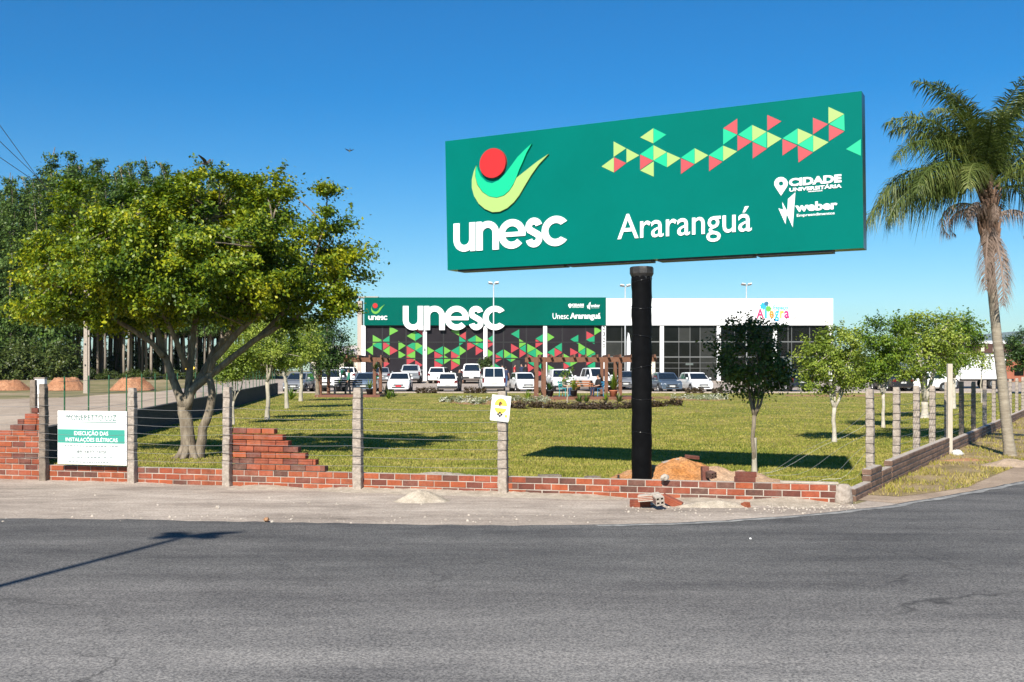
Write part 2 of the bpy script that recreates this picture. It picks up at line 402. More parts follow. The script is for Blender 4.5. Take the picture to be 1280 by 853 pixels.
def dup(root, loc, rz=0, label=None, group=None, scale=None):
    r = root.copy(); COL.objects.link(r)
    r.location = loc; r.rotation_euler = (0, 0, rz)
    if scale: r.scale = scale
    if label: r['label'] = label
    if group: r['group'] = group
    for ch in list(root.children):
        c = ch.copy(); COL.objects.link(c); c.parent = r
        for g in list(ch.children):
            d = g.copy(); COL.objects.link(d); d.parent = c
    return r

class MB:
    """collects shapes and links them as one mesh object; world=True subtracts the parent's place"""
    def __init__(s): s.v, s.f, s.m = [], [], []
    def add(s, vs, fs, mi=0):
        k = len(s.v)
        s.v += [tuple(p) for p in vs]
        s.f += [tuple(i + k for i in f) for f in fs]
        s.m += [mi] * len(fs)
        return s
    def box(s, c, d, rz=0, mi=0, M=None):
        vs = [Vector((x * d[0] / 2, y * d[1] / 2, z * d[2] / 2)) for x in (-1, 1) for y in (-1, 1) for z in (-1, 1)]
        R = M if M is not None else Matrix.Rotation(rz, 3, 'Z')
        vs = [R @ p + Vector(c) for p in vs]
        return s.add(vs, [(0, 1, 3, 2), (4, 6, 7, 5), (0, 4, 5, 1), (2, 3, 7, 6), (0, 2, 6, 4), (1, 5, 7, 3)], mi)
    def tube(s, pts, rads, n=8, mi=0, caps=True):
        pts = [Vector(p) for p in pts]
        if not isinstance(rads, (list, tuple)): rads = [rads] * len(pts)
        vs, fs = [], []
        ref = None
        for i, p in enumerate(pts):
            t = (pts[min(i + 1, len(pts) - 1)] - pts[max(i - 1, 0)]).normalized()
            if ref is None:
                ref = Vector((1, 0, 0)) if abs(t.x) < 0.8 else Vector((0, 1, 0))
            a = (ref - t * ref.dot(t)).normalized(); ref = a
            b = t.cross(a)
            for k in range(n):
                an = 2 * math.pi * k / n
                vs.append(p + (a * math.cos(an) + b * math.sin(an)) * rads[i])
        for i in range(len(pts) - 1):
            for k in range(n):
                fs.append((i * n + k, i * n + (k + 1) % n, (i + 1) * n + (k + 1) % n, (i + 1) * n + k))
        if caps:
            fs.append(tuple(range(n - 1, -1, -1)))
            fs.append(tuple((len(pts) - 1) * n + k for k in range(n)))
        return s.add(vs, fs, mi)
    def lathe(s, c, prof, n=16, mi=0, sx=1, sy=1):
        vs, fs = [], []
        for r, z in prof:
            for k in range(n):
                an = 2 * math.pi * k / n
                vs.append((c[0] + r * sx * math.cos(an), c[1] + r * sy * math.sin(an), c[2] + z))
        for i in range(len(prof) - 1):
            for k in range(n):
                fs.append((i * n + k, i * n + (k + 1) % n, (i + 1) * n + (k + 1) % n, (i + 1) * n + k))
        fs.append(tuple(range(n - 1, -1, -1))); fs.append(tuple((len(prof) - 1) * n + k for k in range(n)))
        return s.add(vs, fs, mi)
    def prism(s, fr, loops, d0, d1, mi=0):
        """loops of (u,v): outline first, then holes; extruded from d0 (back) to d1 (front) in frame fr"""
        flat = [p for l in loops for p in l]
        n = len(flat)
        tris = tessellate_polygon([[Vector((p[0], p[1], 0)) for p in l] for l in loops])
        vs = [fr(p[0], p[1], d1) for p in flat] + [fr(p[0], p[1], d0) for p in flat]
        fs = []
        for t in tris:
            a, b, c = (flat[i] for i in t)
            if (b[0] - a[0]) * (c[1] - a[1]) - (b[1] - a[1]) * (c[0] - a[0]) < 0: t = (t[0], t[2], t[1])
            fs.append(tuple(t)); fs.append((t[0] + n, t[2] + n, t[1] + n))
        k = 0
        for l in loops:
            m = len(l)
            ar = sum(l[i][0] * l[(i + 1) % m][1] - l[(i + 1) % m][0] * l[i][1] for i in range(m))
            outer = (k == 0)
            for i in range(m):
                a, b = k + i, k + (i + 1) % m
                q = (a, a + n, b + n, b)
                if (ar > 0) != outer: q = q[::-1]
                fs.append(q)
            k += m
        return s.add(vs, fs, mi)
    def mesh(s, name, mats, smooth=False, off=None):
        me = bpy.data.meshes.new(name)
        v = s.v if off is None else [(p[0] - off[0], p[1] - off[1], p[2] - off[2]) for p in s.v]
        me.from_pydata(v, [], s.f)
        for m in (mats if isinstance(mats, (list, tuple)) else [mats]):
            me.materials.append(MT[m] if isinstance(m, str) else m)
        if any(s.m): me.polygons.foreach_set('material_index', s.m)
        if smooth: me.polygons.foreach_set('use_smooth', [True] * len(s.f))
        me.update()
        return me
    def build(s, name, mats, parent=None, smooth=False, world=False, bevel=0, label=None, loc=None):
        off = tuple(parent.location) if (world and parent is not None) else None
        if world and parent is not None and parent.parent is not None:
            off = tuple(Vector(parent.location) + Vector(parent.parent.location))
        o = link(name, s.mesh(name, mats, smooth, off), parent, loc=loc, label=label)
        if bevel:
            b = o.modifiers.new("bevel", 'BEVEL'); b.width = bevel; b.segments = 2; b.limit_method = 'ANGLE'
        return o

def np_mesh(name, V, Q, mats, smooth=False):
    """V (n,3) points, Q (m,k) faces of k corners"""
    me = bpy.data.meshes.new(name)
    m, k = Q.shape
    me.vertices.add(len(V)); me.vertices.foreach_set('co', np.ascontiguousarray(V, dtype=np.float32).ravel())
    me.loops.add(m * k); me.loops.foreach_set('vertex_index', np.ascontiguousarray(Q, dtype=np.int32).ravel())
    me.polygons.add(m)
    me.polygons.foreach_set('loop_start', np.arange(0, m * k, k, dtype=np.int32))
    me.polygons.foreach_set('loop_total', np.full(m, k, dtype=np.int32))
    for x in (mats if isinstance(mats, (list, tuple)) else [mats]): me.materials.append(MT[x])
    if smooth: me.polygons.foreach_set('use_smooth', np.ones(m, dtype=bool))
    me.update(calc_edges=True)
    me.validate()
    return me

def frame(O, U, N):
    O, U, N = Vector(O), Vector(U).normalized(), Vector(N).normalized()
    V = N.cross(U).normalized()
    if V.z < 0: V = -V
    return lambda u, v, d=0.0: O + U * u + V * v + N * d

def poly_sheet(name, pts, z, matn, kind='structure', thick=0):
    me = bpy.data.meshes.new(name)
    tris = tessellate_polygon([[Vector((p[0], p[1], 0)) for p in pts]])
    fs = []
    for t in tris:
        a, b, c = (pts[i] for i in t)
        if (b[0] - a[0]) * (c[1] - a[1]) - (b[1] - a[1]) * (c[0] - a[0]) < 0: t = (t[0], t[2], t[1])
        fs.append(tuple(t))
    me.from_pydata([(p[0], p[1], z) for p in pts], [], fs)
    me.materials.append(MT[matn]); me.update()
    o = link(name, me)
    tag(o, kind=kind)
    return o

def text_mesh(s, bold=0.0, shear=0.0):
    c = bpy.data.curves.new("lettering", 'FONT')
    c.body = s; c.size = 1.0; c.offset = bold; c.shear = shear; c.resolution_u = 3
    o = bpy.data.objects.new("lettering", c)
    COL.objects.link(o)
    dg = bpy.context.evaluated_depsgraph_get(); dg.update()
    me = bpy.data.meshes.new_from_object(o.evaluated_get(dg))
    V = [tuple(v.co) for v in me.vertices]; Fs = [tuple(p.vertices) for p in me.polygons]
    bpy.data.objects.remove(o); bpy.data.curves.remove(c); bpy.data.meshes.remove(me)
    return V, Fs

def put_text(name, s, fr, box, matn, parent, depth=0.0, lift=0.004, bold=0.0, shear=0.0, split=False, fitheight=True, wp=True):
    """lettering fitted into box (u0,v0,u1,v1) of frame fr, standing proud of it"""
    V, Fs = text_mesh(s, bold, shear)
    x0, x1 = min(v[0] for v in V), max(v[0] for v in V)
    y0, y1 = min(v[1] for v in V), max(v[1] for v in V)
    su, sv = (box[2] - box[0]) / (x1 - x0), (box[3] - box[1]) / (y1 - y0)
    def emit(V, Fs, xo, nm):
        mb = MB()
        n = len(V)
        P = [(box[0] + (v[0] + xo - x0) * su, box[1] + (v[1] - y0) * sv) for v in V]
        vs = [fr(p[0], p[1], lift + depth) for p in P]
        fs = []
        for f in Fs:
            a, b, c = P[f[0]], P[f[1]], P[f[2]]
            if (b[0] - a[0]) * (c[1] - a[1]) - (b[1] - a[1]) * (c[0] - a[0]) < 0: f = tuple(reversed(f))
            fs.append(tuple(f))
        if depth > 0:
            from collections import Counter
            ec = Counter()
            for f in fs:
                for i in range(len(f)):
                    ec[(f[i], f[(i + 1) % len(f)])] += 1
            vs += [fr(p[0], p[1], lift) for p in P]
            for (a, b) in list(ec):
                if (b, a) not in ec: fs.append((a, a + n, b + n, b))
        mb.add(vs, fs)
        return mb.build(nm, matn, parent, world=wp)
    if not split: return emit(V, Fs, 0, name)
    for i, ch in enumerate(s):
        if ch == ' ': continue
        Vp, _ = text_mesh(s[:i + 1], bold, shear)
        Vc, Fc = text_mesh(ch, bold, shear)
        emit(Vc, Fc, max(v[0] for v in Vp) - max(v[0] for v in Vc), 'letter')


# ------------------------------------------------------------------ the rounded letters u n e s c (height 1)
def arc(cx, cy, r, a0, a1, n=18):
    return [(cx + r * math.cos(math.radians(a0 + (a1 - a0) * i / n)), cy + r * math.sin(math.radians(a0 + (a1 - a0) * i / n))) for i in range(n + 1)]

def letters_round():
    u = [(0, 1), (0, .42)] + arc(.425, .42, .425, 180, 302)[1:] + [(.65, 0), (.85, 0), (.85, 1), (.615, 1), (.615, .42)] + arc(.425, .42, .19, 0, -180)[1:] + [(.235, 1)]
    n_ = [(.85 - x, 1 - y) for x, y in u]
    a_o = math.degrees(math.asin((.41 - .5) / .505))
    ri = .265
    a_i = math.degrees(math.asin((.41 - .5) / ri))
    e = arc(.5, .5, .505, a_o, 318, 40) + arc(.5, .5, ri, 318, 180 - a_i, 14)
    at = math.degrees(math.asin((.565 - .5) / ri))
    hole = arc(.5, .5, ri, at, 180 - at, 20)
    c = arc(.5, .5, .505, 38, 322, 44) + arc(.5, .5, ri, 312, 48, 30)
    # s: a band swept along two bowls
    path = arc(.36, .70, .185, 12, 215, 16)
    p0 = path[-1]
    low = arc(.37, .295, .185, 45, -170, 18)
    path = path + [(p0[0] * .66 + low[0][0] * .34, p0[1] * .66 + low[0][1] * .34), (p0[0] * .34 + low[0][0] * .66, p0[1] * .34 + low[0][1] * .66)] + low
    L, R = [], []
    for i, p in enumerate(path):
        a, b = path[max(i - 1, 0)], path[min(i + 1, len(path) - 1)]
        t = Vector((b[0] - a[0], b[1] - a[1])).normalized()
        L.append((p[0] - t.y * .115, p[1] + t.x * .115)); R.append((p[0] + t.y * .115, p[1] - t.x * .115))
    s = L + R[::-1]
    sh = lambda pts, dx: [(x + dx, y) for x, y in pts]
    return [[sh(u, 0)], [sh(n_, .895)], [sh(e, 1.735), sh(hole, 1.735)], [sh(s, 2.68)], [sh(c, 3.33)]], 4.27

LETTERS, LW = letters_round()
def unesc_letters(fr, box, parent, depth, lift, name='letter', joined=False):
    su, sv = (box[2] - box[0]) / LW, (box[3] - box[1])
    one = MB()
    for i, loops in enumerate(LETTERS):
        mb = one if joined else MB()
        mb.prism(fr, [[(box[0] + x * su, box[1] + y * sv) for x, y in l] for l in loops], lift, lift + depth + 0.0015 * (i % 2))
        if not joined: mb.build(name, 'letter_white', parent, world=True)
    if joined: one.build(name, 'letter_white', parent, world=True)

SW_OUT = [(195, 225), (178, 265), (165, 320), (165, 375), (180, 430), (210, 480), (250, 515), (300, 537), (350, 534), (400, 510), (445, 470), (480, 425), (515, 365), (560, 290), (610, 220), (675, 150), (600, 200), (530, 255), (463, 308), (440, 360), (415, 398), (380, 428), (330, 443), (280, 434), (235, 404), (200, 355), (187, 300), (188, 260)]
SW_IN = [(199, 228), (190, 265), (191, 308), (205, 354), (238, 402), (281, 432), (330, 440), (378, 425), (416, 392), (445, 345), (463, 302), (480, 255), (505, 200), (530, 140), (563, 82), (520, 120), (470, 170), (430, 225), (385, 285), (345, 325), (300, 345), (260, 335), (225, 300), (207, 260)]


# ------------------------------------------------------------------ ground and roads
def ground_grid():
    ys = [-60, -10, 0, 20, 40, 60, 78, 104, 160, 400, 1500, 6000, 9800]
    xs = [-9000, -2500, -600, -150, -60, 0, 60, 150, 600, 2500, 9000]
    mb = MB()
    vs = [(x, y, gh(y)) for y in ys for x in xs]
    n = len(xs)
    fs = [(j * n + i, j * n + i + 1, (j + 1) * n + i + 1, (j + 1) * n + i) for j in range(len(ys) - 1) for i in range(n - 1)]
    mb.add(vs, fs)
    return tag(mb.build("ground", 'field'), kind='structure')
ground_grid()

road_edge_px = [(-400, 641), (0, 648), (320, 654), (640, 659), (760, 657.5), (870, 654), (960, 648.5), (1060, 639.5), (1120, 631.5), (1180, 621.5), (1230, 612), (1280, 602)]
road_edge = [G(*p) for p in road_edge_px]
road_edge[0] = (-40, road_edge[1][1] + 1.6)
for _ in range(2):       # smooth the bend
    re2 = [road_edge[0]]
    for a, b in zip(road_edge[:-1], road_edge[1:]):
        re2 += [(a[0] * .75 + b[0] * .25, a[1] * .75 + b[1] * .25), (a[0] * .25 + b[0] * .75, a[1] * .25 + b[1] * .75)]
    road_edge = re2 + [road_edge[-1]]
re2 = []
rj = random.Random(21)
for a, b in zip(road_edge[:-1], road_edge[1:]):
    d_ = math.hypot(b[0] - a[0], b[1] - a[1]); m_ = max(1, int(d_ / .16)) if a[0] > -9 else 1
    for i in range(m_):
        t = i / m_
        re2.append((a[0] + (b[0] - a[0]) * t, a[1] + (b[1] - a[1]) * t + (rj.uniform(-.035, .035) if a[0] > -9 else 0)))
road_edge = re2 + [road_edge[-1]]
road_edge += [(9.6, 17.9), (13.4, 22.6), (19.5, 30.5), (32, 48), (60, 88)]
poly_sheet("road", road_edge + [(78, 78), (45, 40), (30, 20), (28, -12), (-40, -12)], 0.012, 'asphalt')
# worn white edge line
lmb = MB()
le = [p for p in road_edge if p[0] > 0.85 and p[0] < 30]
vs, fs = [], []
for i, p in enumerate(le):
    a, b = le[max(i - 1, 0)], le[min(i + 1, len(le) - 1)]
    t = Vector((b[0] - a[0], b[1] - a[1])).normalized()
    nrm = Vector((t.y, -t.x))
    w = 0.10 + 0.02 * math.sin(i * 1.7)
    vs += [(p[0] + nrm.x * .05, p[1] + nrm.y * .05, .016), (p[0] + nrm.x * (.05 + w), p[1] + nrm.y * (.05 + w), .016)]
for i in range(len(le) - 1): fs.append((2 * i, 2 * i + 1, 2 * i + 3, 2 * i + 2))
lmb.add(vs, fs)
tag(lmb.build("road_line", 'line'), kind='structure')

# front boundary wall line: on the ground from WA (left) to WB (right)
WA, WB = Vector((-7.6, 15.2)), Vector((3.94, 12.4))
WD = (WB - WA).normalized()
WN = Vector((WD.y, -WD.x))                # towards the road
if WN.y > 0: WN = -WN
def wall_pt(s, off=0.0):
    p = WA + WD * s + WN * off
    return p
def wall_s(px):                           # distance along the wall at a pixel column
    k = (px - CX) / F                     # x = k*y
    # WA.x+WD.x s = k (WA.y+WD.y s)
    return (k * WA.y - WA.x) / (WD.x - k * WD.y)

walk_far = [(-40, wall_pt(-33).y + .4)] + [tuple(wall_pt(s, -0.05)) for s in np.linspace(-6, 12.1, 10)]
near = [p for p in road_edge if p[0] < 6.2]
poly_sheet("sidewalk", [(p[0], p[1] - 0.25) for p in near] + [(6.3, 13.5), (5.0, 13.4), (4.6, 12.95)] + walk_far[::-1], 0.006, 'walk')

# right boundary line: along the low block wall
RA = Vector((4.15, 12.6)); RD = Vector((0.59, 1.0)).normalized(); RN = Vector((RD.y, -RD.x))
def right_pt(y, off=0.0):
    s = (y - RA.y) / RD.y
    return RA + RD * s + RN * off
verge_out = [p for p in road_edge if 4.6 < p[0] < 61]
poly_sheet("road_shoulder", [(p[0] + .1, p[1] - .2) for p in verge_out] + [tuple(right_pt(y, 0.02)) for y in (88, 60, 40, 25, 18, 14, 12.8)], 0.008, 'shoulder')
vin = [tuple(right_pt(y, 0.0)) for y in (60, 40, 25, 18, 14.2, 13.3)]
vout = [(4.95, 13.1), (5.6, 13.55), (6.3, 14.15), (7.1, 15.3), (8.4, 17.1), (10.2, 19.4), (14, 24.2), (21, 33.5), (33, 50), (37, 58)]
poly_sheet("verge", vout + vin, 0.011, 'verge')

# left: retaining wall line and dirt access road
LA, LB = Vector((-7.95, 16.0)), Vector((-16.0, 70.0))
lawn_pts = [tuple(wall_pt(s, -0.02)) for s in (-.2, 4, 8, 12.0)] + [tuple(right_pt(y, -0.02)) for y in (13, 20, 30, 45, 73.6)] + [(-16.4, 73.6), (LB.x, LB.y), (LA.x, LA.y)]
poly_sheet("lawn", lawn_pts, 0.005, 'lawn')
poly_sheet("dirt_road", [(-8.05, 15.6), (-16.1, 70), (-16.6, 77.9), (-27, 77.9), (-27.5, 70), (-26.5, 62), (-30, 55), (-60, 49), (-60, 28), (-13, 15.9)], 0.007, 'dirt_road')
mb = MB()
for ya, yb in ((73.5, 78), (78, 104), (104, 135)):
    mb.add([(-27 if ya > 77 else -18, ya, gh(ya) + .01), (48, ya, gh(ya) + .01), (48, yb, gh(yb) + .01), (-27, yb, gh(yb) + .01)], [(0, 1, 2, 3)])
tag(mb.build("parking_lot", 'lot'), kind='structure')
# kerb along the lawn
mb = MB(); mb.box((16, 73.62, .05), (66, .14, .12)); tag(mb.build("kerb", 'concrete'), kind='structure')

def blob_sheet(name, c, rx, ry, z, matn, n=26, seed=0, amp=.22):
    r = random.Random(seed)
    ph = [r.uniform(0, 6.28) for _ in range(4)]
    pts = []
    for k in range(n):
        a = 2 * math.pi * k / n
        f = 1 + amp * (math.sin(3 * a + ph[0]) * .5 + math.sin(5 * a + ph[1]) * .3 + math.sin(8 * a + ph[2]) * .2)
        pts.append((c[0] + rx * f * math.cos(a), c[1] + ry * f * math.sin(a)))
    return poly_sheet(name, pts, z, matn)

# ------------------------------------------------------------------ leaf clouds, trunks, trees
def crown_arrays(rng, lobes, n, L, Wd, clump_r, n_cl, up=.5, droop=.15, inner=.5, squash=.7, sprays=0):
    lobes = np.array(lobes, float)
    C, R = lobes[:, :3], lobes[:, 3:6]
    w = (R.prod(axis=1)) ** (2 / 3); w /= w.sum()
    li = rng.choice(len(C), n_cl, p=w)
    d = rng.normal(size=(n_cl, 3)); d /= np.linalg.norm(d, axis=1)[:, None]
    rad = inner + (1 - inner) * rng.random(n_cl) ** .6
    cc = C[li] + d * R[li] * rad[:, None]
    sz = clump_r * rng.uniform(.6, 1.35, n_cl)
    ci = rng.integers(0, n_cl, n)
    e = rng.normal(size=(n, 3)) * .5
    e[:, 2] *= squash
    P = cc[ci] + e * sz[ci][:, None]
    if sprays:
        # shoots: leaves strung along a line leaving the crown
        k = sprays
        top = rng.choice(n_cl, k)
        dv = d[top] * np.array([1, 1, .8]) + np.array([0, 0, .35]); dv /= np.linalg.norm(dv, axis=1)[:, None]
        per = max(8, n // (k * 12))
        t = rng.random((k, per)) ** 1.4 * clump_r * 1.7
        Q = cc[top][:, None, :] + dv[:, None, :] * t[:, :, None] + rng.normal(size=(k, per, 3)) * clump_r * .12
        Q[:, :, 2] -= (t ** 2) * .22
        P = np.vstack([P, Q.reshape(-1, 3)])
    m = len(P)
    mid = C.mean(axis=0)
    out = P - mid; out /= np.linalg.norm(out, axis=1)[:, None] + 1e-6
    N = out * .45 + np.array([0, 0, up]) + rng.normal(size=(m, 3)) * .55
    N /= np.linalg.norm(N, axis=1)[:, None]
    T = rng.normal(size=(m, 3)) + out * .5 - np.array([0, 0, droop * 3])
    T -= N * (T * N).sum(axis=1)[:, None]; T /= np.linalg.norm(T, axis=1)[:, None] + 1e-6
    B = np.cross(N, T)
    s = rng.uniform(.65, 1.25, m)[:, None]
    V = np.empty((m, 4, 3))
    V[:, 0] = P - T * L * .5 * s
    V[:, 1] = P + B * Wd * .5 * s - N * L * .06
    V[:, 2] = P + T * L * .5 * s
    V[:, 3] = P - B * Wd * .5 * s - N * L * .06
    return V.reshape(-1, 3), np.arange(m * 4, dtype=np.int32).reshape(m, 4), cc

def jitter_path(a, b, r, n=5, bend=.12):
    a, b = Vector(a), Vector(b)
    d = (b - a).length
    pts = []
    o = Vector((r.uniform(-1, 1), r.uniform(-1, 1), r.uniform(-.2, .8))) * d * bend
    for i in range(n + 1):
        t = i / n
        pts.append(a.lerp(b, t) + o * math.sin(math.pi * t) + (Vector((r.uniform(-1, 1), r.uniform(-1, 1), r.uniform(-1, 1))) * d * .015 if 0 < i < n else Vector((0, 0, 0))))
    return pts

def small_tree(name, label, cat, x, y, trunk_h, stems, lobes, leafm, barkm, n, L, seed, group=None, tr=.05, lean=(0, 0), paint=None, clump=.28, ncl=70, sprays=30):
    """lobes in metres relative to the trunk base"""
    r = random.Random(seed); rng = np.random.default_rng(seed)
    root = thing(name, label, cat, (x, y, gh(y)), 0, group)
    V, Q, cc = crown_arrays(rng, lobes, n, L, L * .55, clump, ncl, sprays=sprays)
    link("crown", np_mesh("crown", V, Q, leafm), root)
    mb = MB()
    tops = []
    fork = Vector((lean[0], lean[1], trunk_h))
    mb.tube([(0, 0, -.1), (lean[0] * .1, lean[1] * .1, .05)] + jitter_path((lean[0] * .2, lean[1] * .2, trunk_h * .22), fork, r, 4, .04), [tr * 1.5, tr * 1.25, tr, tr * .95, tr * .9, tr * .9, tr * .95], 8)
    mid = np.array(lobes)[:, :3].mean(axis=0)
    for k in range(stems):
        a = 2 * math.pi * (k + r.random() * .6) / stems
        e = Vector((mid[0] + math.cos(a) * .38 * np.array(lobes)[:, 3].max(), mid[1] + math.sin(a) * .38 * np.array(lobes)[:, 4].max(), mid[2] + r.uniform(-.1, .35)))
        p = jitter_path(fork - Vector((0, 0, .04)), e, r, 5, .1)
        mb.tube(p, [tr * .62, tr * .55, tr * .45, tr * .36, tr * .26, tr * .12], 6)
        tops.append(p)
    for c in cc[::3]:
        p = min((q for t in tops for q in t[2:]), key=lambda q: (q - Vector(c)).length)
        mb.tube(jitter_path(p, c, r, 3, .08), [tr * .22, tr * .17, tr * .12, tr * .05], 4, caps=False)
    mb.build("trunk", barkm, root, smooth=True)
    if paint:
        pm = MB(); pm.tube([(0, 0, .0), (0, 0, .06), (lean[0] * .2, lean[1] * .2, trunk_h * .22), (lean[0] * paint, lean[1] * paint, trunk_h * paint)], [tr * 1.56, tr * 1.36, tr * 1.14, tr * 1.1], 8, caps=False)
        pm.build("bark", 'bark_pale', root, smooth=True)
    return root

# --- the big tree at the left of the lawn
def big_tree():
    y0 = 18.9; bx = X(235, y0)
    root = thing("tree", "large yellow-green spreading tree with forked trunk beside the white notice board", "tree", (bx, y0, 0))
    sc = y0 / F
    r = random.Random(3); rng = np.random.default_rng(3)
    def P(px, py, dy=0.0): return Vector(((px - CX) * sc - bx, dy, H - (py - HY) * sc))
    lob = [(96, 288, 54, 52, .9, 0.1), (70, 350, 36, 36, .7, -.2), (168, 322, 66, 62, 1.3, -.3), (256, 290, 72, 64, 1.5, 0), (322, 304, 56, 60, 1.4, .2), (384, 322, 52, 54, 1.0, .1),
           (250, 350, 112, 42, 1.7, -.5), (104, 240, 30, 26, .6, .3), (262, 230, 34, 20, .6, 0), (326, 236, 34, 22, .6, .2), (394, 262, 20, 20, .4, 0), (436, 318, 24, 16, .4, 0), (412, 362, 36, 22, .6, -.2),
           (140, 366, 62, 26, 1.2, -1.1), (335, 366, 58, 24, 1.2, -1.1), (240, 376, 70, 20, 1.2, -1.2), (190, 330, 90, 50, 1.0, -1.5), (320, 330, 80, 46, 1.0, -1.4), (200, 262, 40, 30, .8, .4), (42, 300, 14, 24, .4, 0), (60, 385, 34, 16, .5, .2), (425, 292, 16, 16, .3, .1), (455, 340, 16, 12, .3, 0), (407, 240, 9, 7, .2, 0), (160, 236, 26, 18, .5, .4), (215, 226, 18, 16, .4, 0), (352, 232, 18, 14, .4, 0), (290, 218, 16, 9, .3, .1), (470, 318, 13, 7, .2, 0),
           (76, 388, 36, 20, .9, -.3), (120, 396, 50, 18, 1.0, -.2), (190, 392, 55, 16, 1.0, .3), (270, 386, 60, 18, 1.1, .2), (350, 386, 50, 20, 1.0, 0), (418, 378, 32, 22, .8, -.1), (445, 352, 20, 20, .5, 0), (48, 335, 15, 26, .6, 0)]
    lobes = []
    for px, py, rx, ry, d, o in lob:
        p = P(px, py, o)
        lobes.append((p.x, p.y, p.z, rx * sc, d, ry * sc))
    V, Q, cc = crown_arrays(rng, lobes, 135000, .074, .045, .27, 430, up=.6, inner=.62, sprays=190, droop=.25, squash=.55)
    link("crown", np_mesh("crown", V, Q, 'leaf_big'), root)
    mb = MB()
    # main trunk and the second stem beside it
    limbs = [([(236, 583), (236, 566), (234, 545), (232, 525), (230, 508)], [.20, .155, .13, .125, .13], 0),
             ([(248, 580), (250, 560), (253, 536), (262, 515), (266, 495), (262, 470)], [.13, .095, .085, .08, .075, .06], -.06),
             ([(230, 510), (222, 492), (212, 468), (204, 446), (196, 420), (186, 395), (160, 350), (120, 300)], [.10, .08, .07, .06, .053, .045, .032, .016], .1),
             ([(232, 510), (233, 490), (234, 460), (236, 430), (240, 395), (250, 340), (262, 270)], [.10, .075, .065, .058, .05, .038, .018], .25),
             ([(233, 512), (240, 488), (262, 470), (290, 448), (320, 425), (350, 408), (372, 398), (410, 360), (440, 330)], [.09, .072, .066, .06, .052, .045, .036, .025, .012], -.1),
             ([(262, 470), (268, 450), (290, 428), (310, 408), (335, 388), (350, 350), (345, 280)], [.06, .06, .058, .052, .045, .035, .018], -.35),
             ([(234, 500), (250, 468), (262, 440), (285, 410), (300, 370), (310, 300)], [.08, .07, .06, .05, .035, .018], .45),
             ([(204, 446), (190, 428), (168, 412), (140, 396), (100, 365), (70, 340)], [.06, .05, .045, .038, .028, .014], -.3),
             ([(234, 460), (222, 425), (210, 395), (200, 350), (170, 290)], [.06, .05, .042, .03, .016], -.5),
             ([(320, 425), (345, 398), (365, 375), (385, 330), (400, 280)], [.05, .042, .035, .025, .012], .4)]
    allp = []
    for px, rad, dy in limbs:
        pts = [P(a, b, dy * min(1, i / 4) + (.03 if i else 0)) for i, (a, b) in enumerate(px)]
        # densify
        pp, rr = [], []
        for i in range(len(pts) - 1):
            for t in (0, .5):
                q = pts[i].lerp(pts[i + 1], t)
                if t: q += Vector((r.uniform(-1, 1), r.uniform(-1, 1), 0)) * .018
                pp.append(q); rr.append(rad[i] * (1 - t) + rad[i + 1] * t)
        pp.append(pts[-1]); rr.append(rad[-1])
        mb.tube(pp, rr, 10)
        allp += pp[6:]
    # root flare
    for k in range(6):
        a = k * 1.05 + .3
        mb.tube([(.02 + math.cos(a) * .08, math.sin(a) * .08, .22), (.02 + math.cos(a) * .17, math.sin(a) * .17, .05), (.02 + math.cos(a) * .3, math.sin(a) * .3, -.03)], [.08, .07, .03], 6)
    for c in cc[::2]:
        p = min(allp, key=lambda q: (q - Vector(c)).length)
        mb.tube(jitter_path(p, c, r, 4, .07), [.022, .018, .014, .010, .004], 5, caps=False)
    mb.build("trunk", 'bark', root, smooth=True)
    return root
big_tree()
blob_sheet("bare_ground", (X(232, 18.6), 18.5), 1.0, .8, .008, 'verge', seed=5)

# --- lawn trees on the left
def lobes_px(px, y0, base_px, lst):
    """crown lobes measured at the tree's distance"""
    s = y0 / F; bx = X(base_px, y0)
    return [((a - CX) * s - bx, dy, H - (b - HY) * s - gh(y0), rx * s, dp, ry * s) for a, b, rx, ry, dp, dy in lst]

def gy(py): return F * H / (py - HY)
t_y = gy(531)
small_tree("tree", "thin pale-leaved sapling with twin stems behind the stepped brickwork", "tree", X(292, t_y), t_y, .7, 3,
           lobes_px(0, t_y, 292, [(296, 452, 26, 20, .6, 0), (315, 440, 22, 20, .5, 0), (288, 468, 18, 10, .4, 0)]), 'leaf_pale', 'bark_pale', 8500, .075, 21, 'young trees on the left of the lawn', tr=.035, ncl=50)
t_y = gy(525)
small_tree("tree", "pale-leaved round lawn tree, nearest the stepped brickwork on its right", "tree", X(334, t_y), t_y, 1.25, 4,
           lobes_px(0, t_y, 334, [(335, 430, 38, 30, .9, 0), (318, 448, 28, 22, .7, 0), (352, 446, 28, 22, .7, 0), (345, 410, 26, 20, .6, 0)]), 'leaf_pale', 'bark_pale', 13000, .085, 22, 'young trees on the left of the lawn', tr=.075)
t_y = gy(511)
small_tree("tree", "pale lawn tree with curved trunk, third along the grey retaining wall", "tree", X(359, t_y), t_y, 1.6, 4,
           lobes_px(0, t_y, 359, [(368, 425, 32, 30, 1.1, 0), (355, 442, 26, 20, .9, 0), (380, 440, 24, 20, .8, 0)]), 'leaf_pale', 'bark_pale', 10500, .10, 23, 'young trees on the left of the lawn', tr=.085, lean=(-.15, 0), clump=.34)
t_y = gy(502)
small_tree("tree", "pale lawn tree farthest from the road, in front of the dark tree", "tree", X(376, t_y), t_y, 2.0, 4,
           lobes_px(0, t_y, 376, [(378, 432, 24, 26, 1.1, 0), (368, 446, 20, 14, .9, 0)]), 'leaf_mid', 'bark_pale', 5000, .12, 24, 'young trees on the left of the lawn', tr=.1, clump=.4)
t_y = 62.0
